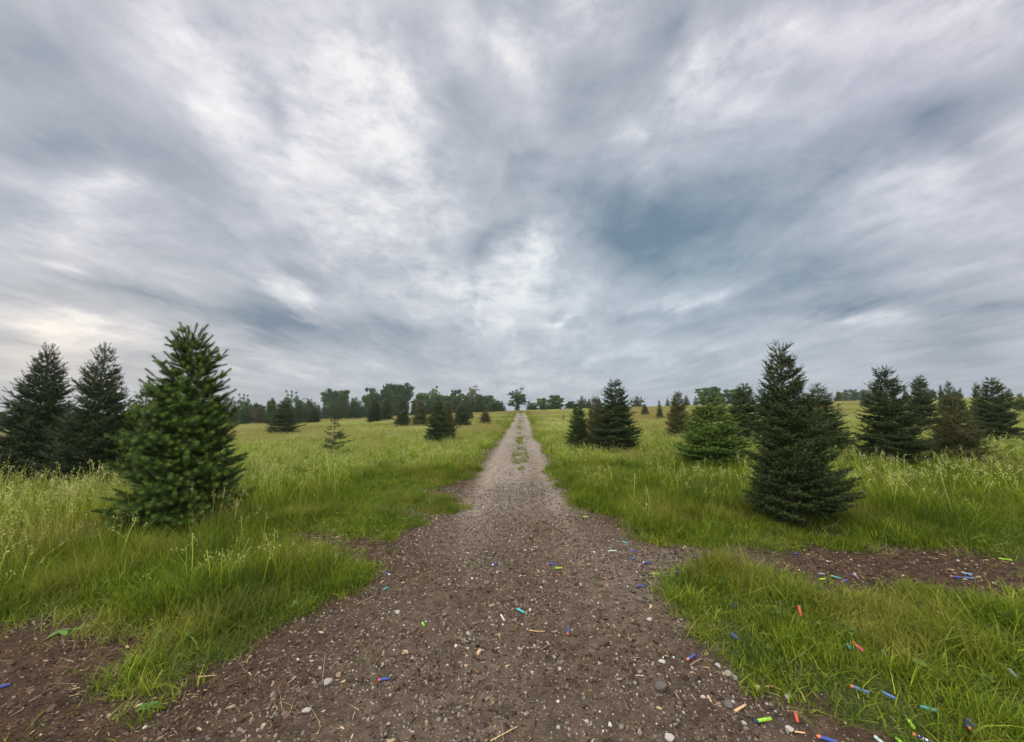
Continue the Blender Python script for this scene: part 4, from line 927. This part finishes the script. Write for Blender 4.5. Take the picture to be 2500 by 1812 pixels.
def foam_mat(name, c, flecks=False):
    m, t, out = new_mat(name)
    co = t.new('ShaderNodeTexCoord').outputs['Object']; n = t.noise(co, 90, 4, .6)
    col = t.mix(t.maprange(n, .42, .72, .04, .6), (*c, 1), (.10, .075, .055, 1))
    if flecks:
        f = t.noise(t.new('ShaderNodeMapping', {'Vector': co, 'Scale': (1, 1, 2.4)}).outputs[0], 75, 2, .5); col = t.mix(t.maprange(f, .53, .56), col, (.75, .75, .78, 1))
    p = t.new('ShaderNodeBsdfPrincipled', {'Base Color': col, 'Roughness': .75, 'Specular IOR Level': .25}); t.l.new(p.outputs[0], out.inputs[0]); return m
FC = {'blue': (.03, .075, .33), 'navy': (.015, .025, .13), 'inked': (.02, .03, .16), 'lime': (.27, .56, .03), 'coral': (.62, .085, .06), 'orange': (.70, .18, .08), 'pink': (.85, .10, .20), 'teal': (.06, .33, .33), 'cyan': (.06, .48, .52),
      'violet': (.07, .065, .30), 'faded': (.09, .16, .36), 'grey': (.20, .25, .30), 'sky': (.16, .36, .70), 'pale': (.45, .55, .52), 'beige': (.68, .48, .42), 'maroon': (.10, .035, .045), 'white': (.75, .70, .66)}
FM = {k: foam_mat("foam_" + k, c, k == 'inked') for k, c in FC.items()}
def lathe(prof, n=16):
    V = [(r * math.cos(2 * math.pi * k / n), r * math.sin(2 * math.pi * k / n), z) for r, z in prof for k in range(n)]
    Fc = [(i * n + k, i * n + (k + 1) % n, (i + 1) * n + (k + 1) % n, (i + 1) * n + k) for i in range(len(prof) - 1) for k in range(n)]
    return V, Fc
def lathe_mesh(name, prof, mat):
    V, Fc = lathe(prof); me = bpy.data.meshes.new(name); me.from_pydata(V, [], Fc); me.materials.append(mat); me.polygons.foreach_set("use_smooth", [True] * len(Fc)); me.update(); return me
RD = .0073
BM_ = {}
def dart_meshes(c, tc):
    if ('b', c) not in BM_:   # axis Z, centred, length 1 unit = 0.06 m tube with a bored tail
        BM_[('b', c)] = lathe_mesh("dart_body", [(.0002, .030), (RD * .6, .030), (RD * .97, .0298), (RD, .0285), (RD, -.0285), (RD * .96, -.0300), (RD * .45, -.0300), (RD * .42, -.0290), (RD * .40, -.012), (.0002, -.011)], FM[c])
    if tc and ('t', tc) not in BM_:
        BM_[('t', tc)] = lathe_mesh("dart_tip", [(RD * .9, .0290), (RD * 1.03, .0302), (RD * 1.03, .038), (RD * .95, .0415), (RD * .6, .0438), (.0002, .0445)], FM[tc])
    return BM_[('b', c)], BM_.get(('t', tc)) if tc else None
for (x0, y0, x1, y1, c, tc, lb), (p0, p1) in zip(DART, DART_W):
    b_, t_ = dart_meshes(c, tc)
    ctr = (p0 + p1) / 2; dv = p0 - p1; az = math.atan2(dv[1], dv[0])
    if 'end-on' in lb: ctr = p0; az = math.atan2(ctr[1], ctr[0]) + .25
    z = float(ground_z(ctr[0], ctr[1])[0]); near = ctr[1] < 9
    z += (0.022 * float(fbm(np.array([ctr[0]]), np.array([ctr[1]]), 0.28, 3, 31)[0])) if near else 0
    S_, D_ = dirtness(np.array([ctr[0]]), np.array([ctr[1]])); lift = .022 if D_[0] < .5 else .003
    r = bpy.data.objects.new("foam_dart", None); C.objects.link(r)
    tilt = random.uniform(-.06, .06) if D_[0] > .5 else random.uniform(-.1, .25)
    if 'poking' in lb: tilt = 1.1; lift = .06
    dirv = Vector((math.cos(az) * math.cos(tilt), math.sin(az) * math.cos(tilt), math.sin(tilt)))
    if 'end-on' in lb: dirv = Vector((math.cos(az), math.sin(az), -.12))
    r.location = (ctr[0], ctr[1], z + RD + lift); r.rotation_mode = 'QUATERNION'; r.rotation_quaternion = dirv.to_track_quat('Z', 'Y')
    L = float(np.linalg.norm(dv)); k = min(1.35, max(.85, L / (.072 if tc else .06)))
    r.scale = (1, 1, k)
    link("foam_body", b_, r)
    if t_: link("rubber_tip", t_, r)
    tag(r, lb, "foam dart", "foam darts scattered over the track")

# ---- single stones, twigs, splinters and weeds one can point at
M_rock = plain_mat("pale_field_stone", (.40, .37, .34), .85, .3, 18, .6, .3, .25)
M_rockd = plain_mat("dark_field_stone", (.13, .115, .105), .85, .3, 18, .6, .3, .2)
M_twig = plain_mat("twig_wood", (.20, .13, .09), .85, .3, 60, .3)
M_split = plain_mat("split_wood", (.50, .33, .17), .8, .3, 60, .3)
def rock_mesh(seed, mat):
    import bmesh
    r = np.random.default_rng(seed); bm = bmesh.new(); bmesh.ops.create_icosphere(bm, subdivisions=3, radius=1)
    pl = [(Vector(r.normal(0, 1, 3)).normalized(), r.uniform(.55, .85)) for _ in range(9)]
    for v in bm.verts:
        for nrm, dd in pl:
            e = v.co.dot(nrm) - dd
            if e > 0: v.co -= nrm * e
        v.co.z *= .62
    me = bpy.data.meshes.new("stone"); bm.to_mesh(me); bm.free(); me.materials.append(mat); return me
rocks = [rock_mesh(400 + i, M_rock) for i in range(4)]; rocksd = [rock_mesh(410 + i, M_rockd) for i in range(2)]
def gz(x, y): return float(ground_z(x, y)[0]) + 0.022 * float(fbm(np.array([x]), np.array([y]), 0.28, 3, 31)[0])
for i, (px, py, wpx, dk, lb) in enumerate([(800, 1668, 24, 0, "pale grey stone at the foot of the leaning twig, lower left of the track"), (748, 1738, 20, 0, "angular white stone lowest at the left of the track"),
    (1634, 1802, 24, 0, "white wedge shaped stone at the bottom edge right of centre"), (1614, 1680, 34, 1, "dark grey rounded rock half sunk in the mulch, right of centre"), (1780, 1722, 24, 1, "tan brown oval stone left above the big lime dart"),
    (1849, 1677, 14, 0, "small white stone between the grass and the splinters at lower right"), (1780, 1648, 20, 0, "grey angular stone in the pale pebble strip below the grass edge"), (1793, 1656, 15, 0, "white stone touching the grey angular stone in the pebble strip"),
    (1753, 1627, 16, 0, "pale stone at the top of the pebble strip below the grass edge"), (1616, 1618, 16, 0, "pale flat stone left below the orange tipped dart on bare soil"), (1190, 1425, 18, 1, "dark flat stone among white pebbles at the centre of the track"),
    (1143, 1547, 12, 0, "white stone among small ones left below the beige dart"), (970, 1499, 16, 0, "pale oval stone left of the end-on lime yellow dart"), (1560, 1466, 20, 1, "dark stone at the left foot of the grass clump"),
    (1585, 1517, 14, 0, "round whitish stone on the soil left of the grass clump"), (1925, 1703, 18, 0, "pale stone pair chip at the grass edge above the coral dart"), (1930, 1782, 20, 0, "pale stone at the bottom left of the long orange tipped dart")]):
    x, y = to_ground(px, py); s = wpx / 2 / F * y / math.cos(PITCH)
    o = link("stone", (rocksd if dk else rocks)[i % (2 if dk else 4)]); o.location = (x, y, gz(x, y) + s * .25); o.scale = (s, s * .85, s * .9); o.rotation_euler = (random.uniform(-.2, .2), random.uniform(-.2, .2), random.uniform(0, 6.28))
    tag(o, lb, "stone", "single larger stones on the track")
def stick(p, w, mat, lb, name="twig", cat="twig"):
    pts = []
    for i, (px, py) in enumerate(p):
        x, y = to_ground(px, py); pts.append((x, y, gz(x, y) + w * 1.2 + .004 * (i % 2)))
    mb = MB(); n = len(pts); mb.tube(pts, [w * (1 - .5 * i / n) for i in range(n)], 6)
    c0 = Vector(pts[0]); mb.v = [tuple(Vector(v) - c0) for v in mb.v]
    o = link(name, mb.mesh(name, mat)); o.location = c0; tag(o, lb, cat)
stick([(787, 1672), (790, 1640), (794, 1598)], .0035, M_twig, "reddish brown twig leaning away left of the watermark free centre, by a pale stone".replace("watermark free centre, by", "track centre beside"))
stick([(770, 1680), (786, 1664)], .003, M_twig, "short twig crossing the foot of the reddish brown twig by a pale stone")
stick([(484, 1652), (524, 1648)], .0035, M_split, "straw coloured stick on the bare soil at lower left")
stick([(1868, 1677), (1890, 1680), (1908, 1687)], .005, M_split, "long orange wood splinter just above the coral dart", "wood_splinter", "splinter")
stick([(1729, 1703), (1738, 1722)], .006, M_split, "orange wood splinter left of the tan oval stone", "wood_splinter", "splinter")
stick([(1793, 1740), (1821, 1726)], .007, M_split, "square ended pale wood chip between tan stone and big lime dart", "wood_splinter", "splinter")
stick([(1684, 1628), (1698, 1619), (1713, 1611)], .006, M_twig, "grey brown wood sliver below the orange tipped blue dart", "wood_splinter", "splinter")
stick([(1940, 1788), (1966, 1794)], .004, M_split, "thin pale splinter at the bottom edge left of the long orange tipped dart", "wood_splinter", "splinter")
stick([(1197, 1810), (1262, 1776)], .003, M_split, "pale dry stalk at the very bottom of the track centre")
stick([(1291, 1540), (1310, 1545), (1330, 1544)], .0035, M_split, "thin orange brown stick right of the pebbles at the centre of the track")
M_weed = leaf_mat("broad_weed_leaves", [(.06, .13, .03), (.09, .18, .04), (.12, .22, .06)], .3)
def weed(px, py, nl, L, seed, lb):
    r = np.random.default_rng(seed); V, Fc, rn = [], [], []
    x, y = to_ground(px, py)
    for i in range(nl):
        a = i * 2.4 + r.uniform(-.4, .4); l = L * r.uniform(.6, 1.1); w = l * .26; o = len(V); rv = r.random(); n = 6
        for k in range(n + 1):
            t = k / n; ww = w * math.sin(math.pi * min(1, t * .93 + .05)) ** .8; c = np.array([math.cos(a) * l * t, math.sin(a) * l * t, .01 + .35 * l * t - .42 * l * t * t]); s = np.array([-math.sin(a), math.cos(a), 0])
            V += [c - s * ww + np.array([0, 0, .25 * ww]), c, c + s * ww + np.array([0, 0, .25 * ww])]; rn += [rv] * 3
            if k: Fc += [(o + 3 * k - 3, o + 3 * k - 2, o + 3 * k + 1, o + 3 * k), (o + 3 * k - 2, o + 3 * k - 1, o + 3 * k + 2, o + 3 * k + 1)]
    ob = link("weed", mesh_np("weed", np.array(V), np.array(Fc), 4, [M_weed], {'rnd': np.array(rn)}, True)); ob.location = (x, y, gz(x, y)); tag(ob, lb, "weed")
weed(360, 1725, 9, .055, 1, "light green broad leaved weed flat on dark soil at lower left")
weed(150, 1552, 8, .07, 2, "dark green broad leaved weed at the left end of the bare soil patch")
weed(190, 1545, 9, .055, 3, "broad leaved weed under the grass edge, right neighbour of the dark green one at left")




def haze():
    m, t, out = new_mat("haze_air"); v = t.new('ShaderNodeVolumePrincipled', {'Color': (.80, .86, .93, 1), 'Density': .0004, 'Anisotropy': .2}); t.l.new(v.outputs[0], out.inputs['Volume'])
    V = [(x_, y_, z_) for z_ in (-24, 15) for x_, y_ in ((-262, -62), (262, -62), (262, 214), (-262, 214))]
    me = bpy.data.meshes.new("haze"); me.from_pydata(V, [], [(3, 2, 1, 0), (4, 5, 6, 7), (0, 1, 5, 4), (1, 2, 6, 5), (2, 3, 7, 6), (3, 0, 4, 7)]); me.materials.append(m)
    tag(link("haze", me), "thin bluish summer haze over the field", None, None, 'stuff')
haze()
